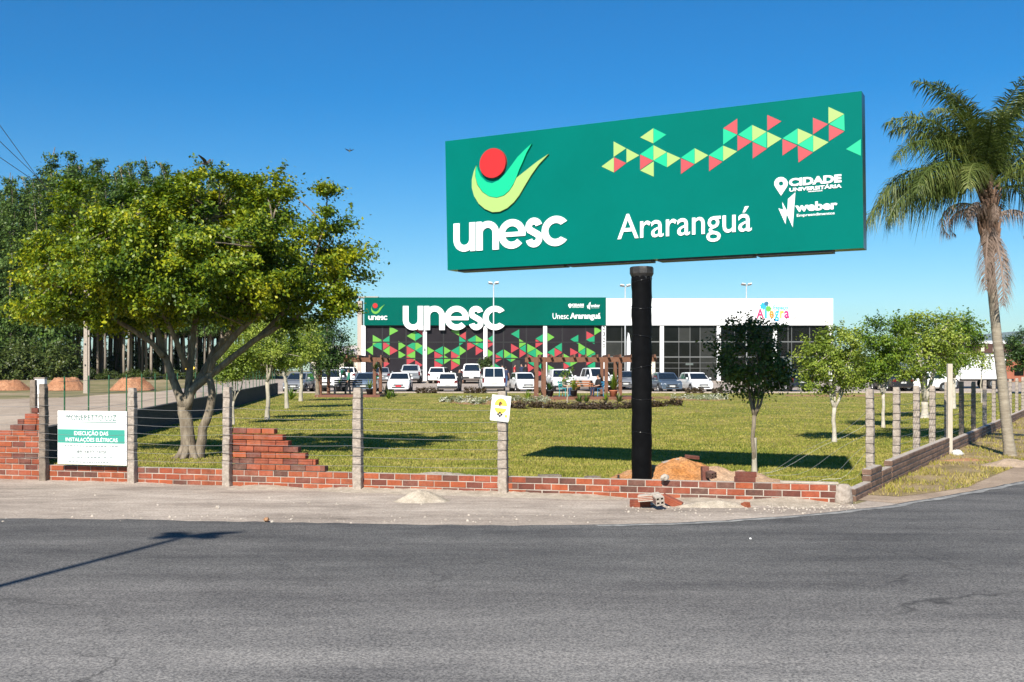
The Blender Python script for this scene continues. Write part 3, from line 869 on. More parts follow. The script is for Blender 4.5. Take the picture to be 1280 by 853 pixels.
small_tree("tree", "dark green dense tree standing over the timber pergola left of the building", "tree", X(397, t_y), t_y, 1.8, 5,
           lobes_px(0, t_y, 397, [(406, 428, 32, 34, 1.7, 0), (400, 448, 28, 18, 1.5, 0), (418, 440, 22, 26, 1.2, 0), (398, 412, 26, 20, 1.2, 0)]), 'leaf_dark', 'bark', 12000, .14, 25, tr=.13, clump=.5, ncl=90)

# --- lawn trees on the right
G2 = 'young trees on the right of the lawn'
t_y = gy(593)
small_tree("tree", "dark shaded young tree standing in the billboard's shadow beside the soil heap", "tree", X(943, t_y), t_y, .92, 6,
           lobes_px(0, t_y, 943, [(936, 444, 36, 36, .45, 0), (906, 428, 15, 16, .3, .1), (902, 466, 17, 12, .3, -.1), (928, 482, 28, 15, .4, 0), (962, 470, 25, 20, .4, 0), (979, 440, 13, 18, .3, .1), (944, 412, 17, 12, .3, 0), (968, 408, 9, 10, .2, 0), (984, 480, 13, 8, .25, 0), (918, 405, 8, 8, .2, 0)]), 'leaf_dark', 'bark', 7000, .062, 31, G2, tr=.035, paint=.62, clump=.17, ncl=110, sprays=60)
t_y = gy(553)
small_tree("tree", "pale-leaved young tree on the lawn, nearest right of the dark shaded tree", "tree", X(1043, t_y), t_y, .78, 6,
           lobes_px(0, t_y, 1043, [(1038, 452, 40, 38, .7, 0), (1050, 430, 28, 24, .5, 0), (1020, 470, 24, 26, .5, 0), (1062, 462, 24, 28, .5, 0)]), 'leaf_pale', 'limewash', 11500, .066, 32, G2, tr=.05, clump=.2, ncl=110, sprays=50)
t_y = gy(535)
small_tree("tree", "yellow-green young tree with slim limewashed trunk, seen above the first fence posts", "tree", X(1104, t_y), t_y, .95, 5,
           lobes_px(0, t_y, 1104, [(1096, 440, 34, 42, .7, 0), (1110, 420, 28, 26, .6, 0), (1082, 462, 26, 22, .5, 0), (1118, 455, 24, 26, .5, 0)]), 'leaf_mid', 'limewash', 10500, .08, 33, G2, tr=.05, clump=.25, ncl=100, sprays=70)
t_y = gy(523)
small_tree("tree", "broad multi-stemmed young tree behind the fence, left of the pale wooden pole", "tree", X(1156, t_y), t_y, .55, 8,
           lobes_px(0, t_y, 1156, [(1150, 440, 44, 36, 1.1, 0), (1170, 418, 36, 28, .9, 0), (1130, 455, 30, 24, .8, 0), (1185, 445, 30, 28, .8, 0), (1150, 408, 26, 18, .6, 0)]), 'leaf_pale', 'limewash', 12500, .095, 34, G2, tr=.13, clump=.3, ncl=120, sprays=60)
t_y = gy(511)
small_tree("tree", "deep green young tree behind the broad multi-stemmed one, right of its crown", "tree", X(1192, t_y), t_y, 1.3, 5,
           lobes_px(0, t_y, 1192, [(1196, 428, 28, 34, 1.0, 0), (1205, 410, 20, 20, .7, 0), (1182, 448, 22, 24, .8, 0)]), 'leaf_mid', 'limewash', 9500, .11, 35, G2, tr=.09, clump=.35, ncl=80, sprays=60)
t_y = gy(504)
small_tree("tree", "thin sparse sapling on the lawn near the palm trunk", "tree", X(1227, t_y), t_y, 1.4, 3,
           lobes_px(0, t_y, 1227, [(1228, 455, 12, 12, .5, 0), (1222, 445, 9, 9, .4, 0)]), 'leaf_pale', 'bark_pale', 700, .12, 36, G2, tr=.035, ncl=20, sprays=8)
small_tree("tree", "dark rounded tree at the right edge beyond the fence", "tree", X(1283, 70), 70, 2.0, 5,
           lobes_px(0, 70, 1283, [(1284, 436, 26, 24, 1.4, 0), (1272, 450, 14, 14, 1.0, 0)]), 'leaf_dark', 'bark', 7000, .16, 37, None, tr=.12, clump=.5, ncl=70)

# --- eucalyptus plantation
def euc_variant(seed):
    r = random.Random(seed); rng = np.random.default_rng(seed)
    hgt = 22.0
    lobes = []
    z = 6.2
    while z < hgt - .6:
        t = (z - 6.2) / (hgt - 6.2)
        rad = 1.30 * (1 - t) ** .8 * r.uniform(.75, 1.2) + .18
        for k in range(2):
            a = r.uniform(0, 6.28)
            lobes.append((math.cos(a) * rad * .5, math.sin(a) * rad * .5, z, rad * .8, rad * .8, .9))
        z += 1.15
    V, Q, cc = crown_arrays(rng, lobes, 6400, .36, .15, .62, 130, up=.35, droop=.5, inner=.3, sprays=20)
    cm = np_mesh("crown", V, Q, 'leaf_euc')
    mb = MB()
    pts = [(r.uniform(-.06, .06) * i, r.uniform(-.06, .06) * i, hgt * i / 8 - .2) for i in range(9)]
    mb.tube(pts, [.135, .12, .11, .10, .09, .075, .06, .04, .015], 7)
    for c in cc[::4]:
        p = min((Vector(q) for q in pts[3:]), key=lambda q: (q - Vector(c)).length)
        mb.tube([p, p.lerp(Vector(c), .5) + Vector((0, 0, -.05)), c], [.035, .025, .01], 4, caps=False)
    return cm, mb.mesh("trunk", 'bark_euc', True)
EV = [euc_variant(100 + i) for i in range(5)]
rr = random.Random(11)
n_euc = 0
for row in range(15):
    yy = 110 + row * 3.2
    step = 2.5 + row * .05
    xx = X(-45, yy)
    while xx < X(345 - row * 2, yy):
        x = xx + rr.uniform(-.7, .7); y = yy + rr.uniform(-1.1, 1.1)
        px = CX + x / y * F
        s = rr.uniform(.93, 1.16) * (0.94 if px < 48 else 1.0) * (1 - .035 * max(0, (px - 180) / 60)) * (1 + row * .012)
        root = thing("eucalyptus_tree", "tall slender eucalyptus in the dense plantation behind the dirt road", "tree", (x, y, gh(y)), rr.uniform(0, 6.28), "eucalyptus trees of the plantation on the left")
        root.scale = (s * 1.05, s * 1.05, s)
        cm, tm = EV[rr.randrange(5)]
        link("crown", cm, root); link("trunk", tm, root)
        n_euc += 1
        xx += step
# undergrowth along its edge and tall scrub among the trunks
rng = np.random.default_rng(51)
tall = []
for k in range(3):
    V, Q, _ = crown_arrays(rng, [(0, 0, 2.2, 1.9, 1.5, 2.2), (1.0, 0, 4.0, 1.4, 1.3, 2.0), (-.9, .2, 3.4, 1.4, 1.3, 2.2), (0, 0, 5.4, 1.2, 1.1, 1.5)], 2600, .38, .18, .7, 90, sprays=16)
    tall.append(np_mesh("foliage", V, Q, 'leaf_euc'))
for k in range(30):
    front = k >= 24
    y = (109.5 + rr.uniform(0, 1.5)) if front else (124 + (k % 2) * 8 + rr.uniform(-1.5, 1.5))
    x = X(-40 + (k - 24) * 22 if front else -40 + k * 17, y) + rr.uniform(-.6, .6)
    root = thing("understory_tree", "leafy dark understory tree filling the gaps among the plantation trunks", "tree", (x, y, gh(y)), rr.uniform(0, 6), "understory trees among the plantation trunks")
    q = rr.uniform(.75, 1.05) * (1.25 if front else .7); root.scale = (q, q, q)
    link("foliage", tall[k % 3], root)
sv = []
for k in range(3):
    V, Q, _ = crown_arrays(rng, [(0, 0, .9, 1.5, 1.2, 1.0), (.8, 0, .6, 1.0, 1.0, .7), (-.7, .2, 1.4, .9, .9, 1.0)], 1500, .32, .15, .5, 50, sprays=14)
    sv.append(np_mesh("foliage", V, Q, 'leaf_shrub'))
for k in range(30):
    y = rr.uniform(106, 110.5); x = X(-30 + k * 12.5 + rr.uniform(-5, 5), y)
    root = thing("shrub", "dark scrubby bush growing at the foot of the eucalyptus plantation", "shrub", (x, y, gh(y)), rr.uniform(0, 6), "bushes at the foot of the plantation")
    s = rr.uniform(.6, 1.1) * (1.7 if k < 9 else .5); root.scale = (s, s, s)
    link("foliage", sv[k % 3], root)
for k, (px, py, sx_, sz_) in enumerate([(30, 440, 3.0, 4.6), (75, 432, 2.6, 4.0)]):
    y = 105.0; root = thing("shrub", ["tall leafy bush at the far left in front of the plantation", "tall leafy bush left of the concrete pole in front of the plantation"][k], "shrub", (X(px, y), y, gh(y)))
    V, Q, _ = crown_arrays(rng, [(0, 0, sz_ * .5, sx_ * .6, 1.6, sz_ * .5), (.9, 0, sz_ * .3, sx_ * .5, 1.2, sz_ * .35), (-.9, 0, sz_ * .3, sx_ * .5, 1.2, sz_ * .35)], 4200, .3, .15, .6, 80, sprays=20)
    link("foliage", np_mesh("foliage", V, Q, 'leaf_shrub'), root)

# --- queen palm on the right
def palm():
    y0 = 19.4; x0 = X(1261, y0)
    root = thing("palm_tree", "tall feather palm with leaning trunk and dead hanging fronds by the right fence", "palm", (x0, y0, 0))
    s = y0 / F
    def P(px, py): return Vector(((px - CX) * s - x0, 0, H - (py - HY) * s))
    mb = MB()
    pts = [P(1263, 574), P(1261, 555), P(1257, 520), P(1252, 470), P(1246, 420), P(1241, 370), P(1238, 340), P(1236, 315)]
    rads = [.125, .102, .095, .09, .086, .082, .08, .086]
    dense, dr = [], []
    for i in range(len(pts) - 1):
        for k in range(6):
            t = k / 6
            dense.append(pts[i].lerp(pts[i + 1], t)); dr.append((rads[i] * (1 - t) + rads[i + 1] * t) * (1 + .035 * (k % 2)))
    dense.append(pts[-1]); dr.append(rads[-1])
    mb.tube(dense, dr, 14)
    mb.build("trunk", 'bark_palm', root, smooth=True)
    cb = MB()
    top = P(1234, 228)
    cp = [P(1236, 322), P(1237, 305), P(1238, 285), P(1236, 262), P(1235, 240), top]
    cb.tube(cp, [.088, .13, .145, .13, .10, .05], 14)
    r = random.Random(2)
    for k in range(36):       # old leaf bases
        a = r.uniform(0, 6.28); z = r.uniform(0, 1)
        base = P(1237, 318).lerp(P(1235, 240), z)
        dv = Vector((math.cos(a), math.sin(a), 0))
        cb.tube([base + dv * .09, base + dv * .15 + Vector((0, 0, .12)), base + dv * (.19 + .06 * z) + Vector((0, 0, .3))], [.05, .04, .012], 5)
    cb.build("leaf_base_sheath", 'palm_skirt', root, smooth=True)
    rng = np.random.default_rng(8)
    def frond_mesh(L, lift, droop, matn, leaf=.48, nl=95, hang=.5, twist=0.0):
        """a frond along +X from the origin: rachis and leaflets"""
        mb = MB()
        n = 14
        pts = []
        ang = lift; p = Vector((0, 0, 0)); dl = L / n
        dirs = []
        for i in range(n + 1):
            pts.append(p.copy()); d = Vector((math.cos(ang), 0, math.sin(ang))); dirs.append(d)
            p = p + d * dl; ang -= droop * (.35 + 1.3 * i / n) / n
        mb.tube(pts, [.028 * (1 - .85 * i / n) + .003 for i in range(n + 1)], 5)
        V, Fq = [], []
        for k in range(nl * 2):
            t = .14 + .86 * (k // 2 + rng.random()) / nl
            t = min(t, .995)
            i = min(int(t * n), n - 1); fr_ = t * n - i
            q = pts[i].lerp(pts[i + 1], fr_); d = dirs[i]
            side = 1 if k % 2 else -1
            ll = leaf * (math.sin(math.pi * min(1, .18 + t * .80)) ** .6) * rng.uniform(.8, 1.1)
            sidev = Vector((0, side, 0))
            upv = d.cross(Vector((0, 1, 0))) * -1
            if upv.z < 0: upv = -upv
            el = rng.normal(.15, .45)
            dv = (sidev * math.cos(el) + upv * math.sin(el) * .7 + d * rng.uniform(.35, .75)).normalized()
            tip = q + dv * ll + Vector((0, 0, -hang * ll * rng.uniform(.5, 1.2)))
            mid = q + dv * ll * .5 + Vector((0, 0, -hang * ll * .16))
            wv = d * (.0085 + .004 * rng.random())
            b = len(V)
            V += [q - wv * .6, q + wv * .6, mid + wv, mid - wv, tip]
            Fq += [(b, b + 1, b + 2, b + 3), (b + 3, b + 2, b + 4)]
        mb.add(V, Fq)
        return mb.mesh("frond", matn)
    green = [frond_mesh(2.55, math.radians(a), math.radians(d), 'leaf_palm', leaf=.58, nl=120, hang=h * 1.5) for a, d, h in ((86, 84, .4), (70, 112, .5), (50, 118, .6), (32, 118, .7), (78, 120, .45), (16, 100, .8))]
    k = 0
    for az, v, s_ in [(176, 5, 1.0), (192, 5, .92), (186, 3, .95), (160, 3, .9), (210, 3, .9), (172, 1, .92), (196, 0, .95), (140, 4, .85), (120, 1, .9), (95, 0, .85), (70, 4, .95), (45, 1, .95), (20, 2, 1.0), (0, 3, 1.0), (-20, 2, .95), (-45, 1, .95), (-75, 0, .9), (-110, 1, .85), (235, 3, .8), (10, 5, .9), (150, 5, .8), (-30, 0, .9), (30, 0, .85), (60, 3, .9), (-150, 0, .8), (110, 2, .9), (-60, 3, .85), (182, 1, 1.02), (168, 0, 1.02), (200, 2, .98), (20, 0, 1.02), (-15, 0, 1.0), (215, 1, .95), (75, 2, .95), (100, 1, .95)]:
        o = link("frond", green[v], root, loc=top + Vector((0, 0, -.12 - .02 * (k % 4))), rot=(0, 0, math.radians(az)))
        o.scale = (s_ * 1.03, s_ * 1.03, s_ * 1.03); k += 1
    # spear leaf
    dead = [frond_mesh(1.9, math.radians(40), math.radians(215), 'leaf_dead', leaf=.32, nl=80, hang=1.7), frond_mesh(1.7, math.radians(-62), math.radians(40), 'leaf_dead', leaf=.30, nl=80, hang=1.7)]
    for az, v, dz, s_ in [(182, 0, -.55, .78), (215, 0, -.5, .62), (235, 1, -.5, .9), (275, 1, -.6, 1.05), (-8, 0, -.7, .62), (305, 1, -.75, .8), (150, 0, -.6, .6), (255, 0, -.5, .5)]:
        o = link("frond", dead[v], root, loc=P(1237, 250) + Vector((0, 0, dz * .55)), rot=(0, 0, math.radians(az)), label="withered brown frond hanging down")
        o.scale = (s_,) * 3
    # green drooping lower frond on the left
    return root
palm()

# ------------------------------------------------------------------ grass blades
def in_poly(px, py, poly):
    n = len(poly); inside = np.zeros(len(px), bool); j = n - 1
    for i in range(n):
        xi, yi = poly[i]; xj, yj = poly[j]
        c = ((yi > py) != (yj > py)) & (px < (xj - xi) * (py - yi) / (yj - yi + 1e-12) + xi)
        inside ^= c; j = i
    return inside

def blades(name, poly, ylo, yhi, n, hgt, wid, matn, seed, z0=.004, clumpy=0.0):
    rng = np.random.default_rng(seed)
    inv = rng.uniform(1 / yhi, 1 / ylo, n); y = 1 / inv
    x = rng.uniform(-.62, .62, n) * y
    k = in_poly(x, y, poly); x, y = x[k], y[k]
    if clumpy:
        f = np.array([mnoise.noise(Vector((a * 1.6, b * 1.6, seed))) for a, b in zip(x, y)])
        k = f > rng.uniform(-.5, .5, len(x)) * .6 + clumpy * .2; x, y = x[k], y[k]
    m = len(x)
    a = rng.uniform(0, 6.28, m); h = hgt * rng.uniform(.5, 1.3, m); w = wid * rng.uniform(.7, 1.3, m) * np.clip(y / 16, 1, 3)
    lx, ly = rng.normal(0, .45, m) * h, rng.normal(0, .45, m) * h
    V = np.empty((m, 3, 3))
    V[:, 0] = np.stack([x - np.cos(a) * w, y - np.sin(a) * w, np.full(m, z0)], 1)
    V[:, 1] = np.stack([x + np.cos(a) * w, y + np.sin(a) * w, np.full(m, z0)], 1)
    V[:, 2] = np.stack([x + lx, y + ly, z0 + h], 1)
    o = link(name, np_mesh(name, V.reshape(-1, 3), np.arange(m * 3, dtype=np.int32).reshape(m, 3), matn))
    return o
tag(blades("grass", lawn_pts, 12.6, 73, 360000, .032, .009, 'grass', 4), "short green lawn grass behind the brick wall", "grass", kind='stuff')
verge_poly = vout + vin
tag(blades("dry_grass", verge_poly, 12.8, 45, 190000, .055, .0075, 'grass_dry', 9, .01, clumpy=.5), "straggly yellow grass on the verge by the block wall", "grass", kind='stuff')

# ------------------------------------------------------------------ front brick wall
def chamfer_box(L, D, Hh, c, m):
    mb = MB()
    x, y, z = L / 2, D / 2, Hh / 2
    vs, fs = [], []
    # front face inset ring (front = -y)
    ring = [(-x, -y + c, -z), (x, -y + c, -z), (x, -y + c, z), (-x, -y + c, z)]
    inn = [(-x + c, -y, -z + c), (x - c, -y, -z + c), (x - c, -y, z - c), (-x + c, -y, z - c)]
    back = [(-x, y, -z), (x, y, -z), (x, y, z), (-x, y, z)]
    vs = ring + inn + back
    fs = [(4, 5, 6, 7)] + [(i, (i + 1) % 4, (i + 1) % 4 + 4, i + 4) for i in range(4)] + [(i + 8, (i + 1) % 4 + 8, (i + 1) % 4, i) for i in range(4)] + [(11, 10, 9, 8)]
    mb.add(vs, fs)
    return mb.mesh("brick", m)

PITCH, CH, BD = 0.222, 0.0835, 0.11
BM = {}
def brick_mesh(L, mi):
    k = (round(L, 3), mi)
    if k not in BM: BM[k] = chamfer_box(L, BD, CH - .011, .004, BRICKS[mi])
    return BM[k]
wall = thing("brick_wall", "low unfinished red brick boundary wall with stepped loose courses along the pavement", "wall", (WA.x, WA.y, 0))
wrz = math.atan2(WD.y, WD.x)
rb = random.Random(4)
def lay(s0, s1, course, offset, joint=.011, weights=(4, 4, 2, 1), loose=0.0, hz=CH):
    s = s0
    first = True
    while s < s1 - .03:
        L = PITCH - joint
        if first and offset: L = PITCH * offset - joint
        first = False
        L = min(L, s1 - s - .002)
        if L > .03:
            Lq = round(L / .037) * .037 if L < PITCH - joint - .004 else L
            mi = rb.choices(range(4), weights)[0]
            c = wall_pt(s + L / 2, 0) - WN * (BD / 2)
            o = link("brick", brick_mesh(Lq, mi), wall, loc=(c.x - WA.x + WN.x * rb.uniform(-.004, .004), c.y - WA.y + WN.y * rb.uniform(-.004, .004), (course + .5) * hz - .012),
                     rot=(0, rb.uniform(-.006, .006) * (1 + loose * 2), wrz + rb.uniform(-.008, .008) * (1 + loose * 3)))
        s += L + joint
S_END = wall_s(1046)
s_p58, s_p286 = wall_s(58), wall_s(286)
for c in range(3):
    lay(-.9, wall_s(640), c, .5 if c % 2 else 0, weights=(4, 4, 2, 1))
    lay(wall_s(640) + .006, S_END, c, .35 if c % 2 else .8, weights=(3, 4, 3, 3))
# tall part at the left: nine full courses, then five steps
for c in range(3, 9): lay(-.9, s_p58 - .06, c, .5 if c % 2 else 0, weights=(5, 4, 2, .5), loose=.5)
for i, px in enumerate((12.5, 22, 31, 39.5, 48)): lay(wall_s(px), s_p58 - .05, 9 + i, .5 if i % 2 else 0, weights=(5, 4, 1, .3), loose=1)
# stepped part right of the third post
for i, px in enumerate((405.7, 394.5, 383.2, 373.4, 360.7, 353, 343.3)): lay(s_p286 + .05, wall_s(px), 3 + i, .5 if i % 2 else 0, joint=.006, weights=(3, 4, 3, 2), loose=1)
# mortar core and bed joints
def wall_box(mb, s0, s1, z0, z1, d0, d1):
    a, b = wall_pt(s0), wall_pt(s1)
    q = [a - WN * d0, b - WN * d0, b - WN * d1, a - WN * d1]
    vs = [(p.x, p.y, z0) for p in q] + [(p.x, p.y, z1) for p in q]
    mb.add(vs, [(0, 1, 5, 4), (1, 2, 6, 5), (2, 3, 7, 6), (3, 0, 4, 7), (4, 5, 6, 7), (3, 2, 1, 0)])
mb = MB(); wall_box(mb, -.9, S_END, -.05, 3 * CH - .014, .007, BD - .006)
wall_box(mb, -.9, s_p58 - .06, 3 * CH - .013, 9 * CH - .016, .012, BD - .006)
mb.build("mortar", 'mortar', wall, world=True)
# mortar skim on the top course and the concrete lump that ends the wall
mb = MB(); wall_box(mb, wall_s(975), S_END + .02, 3 * CH - .009, 3 * CH + .012, .012, BD - .01)
mb.build("mortar_cap", 'stone', wall, world=True)
pe = wall_pt(S_END + .09)
mb = MB(); mb.lathe((pe.x, pe.y + .05, -.02), [(.12, 0), (.118, .08), (.105, .17), (.092, .235), (.06, .262), (.01, .268)], 12, sx=1.0, sy=.7)
mb.build("concrete_end", 'concrete', wall, smooth=True, world=True)

# ------------------------------------------------------------------ front concrete post fence with wire
def post_mesh(h, w=.135, d=.125, notches=11, seed=0, matn='concrete', lean=0):
    """rough cast post with shallow rings where the wires are tied"""
    r = random.Random(seed)
    mb = MB()
    n = 26
    vs, fs = [], []
    for i in range(n + 1):
        z = -.15 + (h + .15) * i / n
        k = 1 + r.uniform(-.045, .045)
        t = 1 - .12 * i / n
        if i == n: t *= .86
        jx, jy = r.uniform(-.004, .004) + lean * z, r.uniform(-.004, .004)
        c = .16
        for x, y in ((-1, -1 + c), (-1 + c, -1), (1 - c, -1), (1, -1 + c), (1, 1 - c), (1 - c, 1), (-1 + c, 1), (-1, 1 - c)):
            vs.append((jx + x * w / 2 * k * t, jy + y * d / 2 * k * t, z))
    for i in range(n):
        for q in range(8): fs.append((i * 8 + q, i * 8 + (q + 1) % 8, (i + 1) * 8 + (q + 1) % 8, (i + 1) * 8 + q))
    fs.append(tuple(n * 8 + q for q in range(8)))
    mb.add(vs, fs)
    return mb.mesh("post", matn)
tie_me = MB()
tie_me.box((0, 0, 0), (.146, .136, .007))
tie_me = tie_me.mesh("wire_tie", 'tie')
STR = [.36, .48, .60, .72, .84, .96, 1.10, 1.24]
def add_post(root, x, y, h, rz, seed, matn='concrete', w=.135, lean=0, ties=STR, z0=0.0):
    p = link("post", post_mesh(h, w, w * .93, seed=seed, matn=matn, lean=lean), root, loc=(x - root.location.x, y - root.location.y, z0), rot=(0, 0, rz))
    for z in ties:
        if z < h - .03:
            t = link("wire_tie", tie_me, p, loc=(lean * z, 0, z + random.uniform(-.015, .015)), rot=(random.uniform(-.05, .05), random.uniform(-.06, .06), 0))
            t.scale = (w / .135 * (1 - .1 * z / h), w / .135 * (1 - .1 * z / h), 1)
    return p

fence = thing("post_and_wire_fence", "concrete posts strung with barbed wire standing along the front brick wall", "fence", (WA.x, WA.y, 0))
FP = []
for i, (px, top) in enumerate(((58, 480), (168, 485), (286, 484), (449, 485), (630, 489))):
    s = wall_s(px); p = wall_pt(s, .045)
    FP.append((p.x, p.y))
    h = Z(top, p.y)
    add_post(fence, p.x, p.y, h, wrz, 60 + i, 'concrete_dark' if i == 0 else 'concrete', w=.128 if px > 400 else .112, lean=(-.012, .0, .004, 0, -.006)[i])
pl = wall_pt(-3.0, .045)
def sag(a, b, n=10, s=.03, r=None):
    a, b = Vector(a), Vector(b)
    return [a.lerp(b, i / n) + Vector((0, 0, -s * 4 * (i / n) * (1 - i / n))) for i in range(n + 1)]
pts_f = [(pl.x, pl.y)] + FP
for k, z in enumerate(STR[:7]):
    mb = MB()
    for a, b in zip(pts_f[:-1], pts_f[1:]):
        mb.tube(sag((a[0] + WN.x * .08, a[1] + WN.y * .08, z + random.uniform(-.02, .02)), (b[0] + WN.x * .08, b[1] + WN.y * .08, z + random.uniform(-.02, .02)), 8, random.uniform(.005, .03)), .0021, 4, caps=False)
    mb.build("wire", 'wire', fence, world=True)

# ------------------------------------------------------------------ right fence with its low block wall
rf = thing("post_and_wire_fence", "line of pale concrete posts with wire running away along the right side", "fence", (RA.x, RA.y, 0))
rrz = math.atan2(RD.y, RD.x)
RP = []
for i, (px, y) in enumerate(((1090, 14.2), (1123, 15.9), (1148, 17.5), (1168, 19.0), (1184, 20.7), (1204, 22.6), (1219, 24.5), (1233, 26.6), (1244, 28.6), (1255, 30.8), (1264, 33), (1272, 35.2), (1280, 37.5), (1287, 40), (1293, 42.6))):
    p = right_pt(y, -.12)
    RP.append((p.x, p.y))
    add_post(rf, p.x, p.y, 1.36 + random.uniform(-.03, .03), rrz, 80 + i, 'concrete_dark' if i in (5, 6) else 'concrete', w=.118 if i < 5 else .112, lean=random.uniform(-.02, .02))
for z in STR[:7]:
    mb = MB()
    for a, b in zip(RP[1:-1], RP[2:]):
        mb.tube(sag((a[0], a[1] - .08, z), (b[0], b[1] - .08, z), 5, random.uniform(.005, .03)), .0022, 4, caps=False)
    mb.build("wire", 'wire', rf, world=True)
bw = thing("block_wall", "low stepped wall of long brown blocks along the right fence", "wall", (RA.x, RA.y, 0))
blk = chamfer_box(1.12, .12, .068, .008, MT['block']); blk.name = "block"
blk_h = chamfer_box(.56, .12, .068, .008, MT['block'])
mm = MB()
def rbox(mb, s0, s1, z0, z1, d0, d1):
    a, b = RA + RD * s0, RA + RD * s1
    q = [a + RN * d0, b + RN * d0, b + RN * d1, a + RN * d1]
    vs = [(p.x, p.y, z0) for p in q] + [(p.x, p.y, z1) for p in q]
    mb.add(vs, [(3, 2, 6, 7), (2, 1, 5, 6), (1, 0, 4, 5), (0, 3, 7, 4), (7, 6, 5, 4), (0, 1, 2, 3)])
for (s0, s1, c0, c1) in ((.1, 1.0, 0, 2), (1.02, 1.75, 0, 4), (1.8, 2.45, 0, 3), (2.5, 6.4, 0, 4), (6.42, 8.4, 0, 4), (8.42, 24, 0, 3), (24.02, 42, 0, 3)):
    rbox(mm, s0 + .015, s1 - .015, -.05, c1 * .084 - .012, -.05, .046)
    for c in range(c0, c1):
        s = s0 + (.28 if c % 2 else 0)
        if c % 2:
            q = RA + RD * (s0 + .135)
            o = link("block", blk_h, bw, loc=(q.x - RA.x, q.y - RA.y, (c + .5) * .084 - .01), rot=(0, 0, rrz)); o.scale = (.48, 1, 1)
        while s < s1 - .1:
            L = min(1.12, s1 - s)
            q = RA + RD * (s + L / 2)
            o = link("block", blk, bw, loc=(q.x - RA.x, q.y - RA.y, (c + .5) * .084 - .01), rot=(random.uniform(-.008, .008), random.uniform(-.004, .004), rrz + random.uniform(-.004, .004)))
            o.scale = ((L - .012) / 1.12, 1, 1)
            s += L
mm.build("mortar", 'mortar', bw, world=True)

# loose wire ends between the corner and the last lawn posts
lw = thing("loose_wire", "slack strands of fence wire trailing across the lawn corner by the first right post", "wire", (RP[0][0], RP[0][1], 0))
for k, (z, ex, ey) in enumerate(((1.1, 896, 612), (.95, 905, 602), (.8, 935, 605), (.62, 985, 604), (.5, 1000, 606), (.42, 1030, 606))):
    a = Vector((RP[0][0], RP[0][1], z)); e = G(ex, ey); b = Vector((e[0], e[1], .05))
    mb = MB(); mb.tube([a.lerp(b, t / 12) + Vector((0, 0, -.18 * math.sin(math.pi * t / 12) - .04 * math.sin(t * .9 + k))) for t in range(13)], .0019, 4, caps=False)
    mb.build("strand", 'wire', lw, world=True)

# pale wooden pole
wp = MB(); px_y = 19.8
wp.box((0, 0, Z(455, px_y) / 2 - .1), (.092, .08, Z(455, px_y) + .2))
tag(wp.build("wooden_pole", 'wood_post', loc=(X(1187, px_y), px_y, 0), bevel=.008), "tall pale square wooden pole standing in front of the right fence", "pole")

# ------------------------------------------------------------------ notice board on the front fence
def wall_frame(off):
    p = wall_pt(0, off)
    return frame((p.x, p.y, 0), (WD.x, WD.y, 0), (WN.x, WN.y, 0))
def wall_uv(px, py, off=0.0):
    s = wall_s(px); p = wall_pt(s, off)
    return s, Z(py, p.y)
c0 = wall_pt(wall_s(122), .10)
nb = thing("notice_board", "white notice board with teal band and print wired to the front fence", "notice board", (c0.x, c0.y, 0))
fr = wall_frame(.10)
u0, v1 = wall_uv(79, 513.5, .1); u1, v0 = wall_uv(164.5, 582, .1)
mb = MB(); mb.prism(fr, [[(u0, v0), (u1, v0 - .0), (u1, v1), (u0, v1)]], 0, .02); mb.build("panel", 'board_white', nb, world=True)
ub = lambda t: u0 + (u1 - u0) * t
vb = lambda t: v1 - (v1 - v0) * t
mb = MB(); mb.prism(fr, [[(ub(.004), vb(.60)), (ub(.975), vb(.60)), (ub(.975), vb(.345)), (ub(.004), vb(.345))]], .0205, .023); mb.build("band", 'band_teal', nb, world=True)
put_text("lettering", "MONERETTO LUZ", fr, (ub(.13), vb(.18), ub(.855), vb(.068)), 'text_teal', nb, .001, .021)
mb = MB(); mb.prism(fr, [[(ub(.14), vb(.215)), (ub(.86), vb(.215)), (ub(.86), vb(.202)), (ub(.14), vb(.202))]], .0205, .0225); mb.build("underline", 'text_teal', nb, world=True)
put_text("lettering", "EXECUÇÃO DAS", fr, (ub(.245), vb(.472), ub(.74), vb(.362)), 'letter_white', nb, .001, .024, bold=.012)
put_text("lettering", "INSTALAÇÕES ELÉTRICAS", fr, (ub(.12), vb(.59), ub(.875), vb(.482)), 'letter_white', nb, .001, .0245, bold=.012)
put_text("lettering", "48 3432 1606", fr, (ub(.28), vb(.81), ub(.715), vb(.725)), 'print_grey', nb, .001, .021, bold=.008)
for t, a, b in ((.655, .10, .88), (.865, .2, .8), (.955, .16, .79)):
    mb = MB(); x = a
    rq = random.Random(int(t * 100))
    while x < b:
        w = rq.uniform(.015, .05); mb.prism(fr, [[(ub(x), vb(t + .012)), (ub(min(b, x + w)), vb(t + .012)), (ub(min(b, x + w)), vb(t - .012)), (ub(x), vb(t - .012))]], .0205, .022); x += w + .012
    mb.build("fine_print", 'print_grey', nb, world=True)

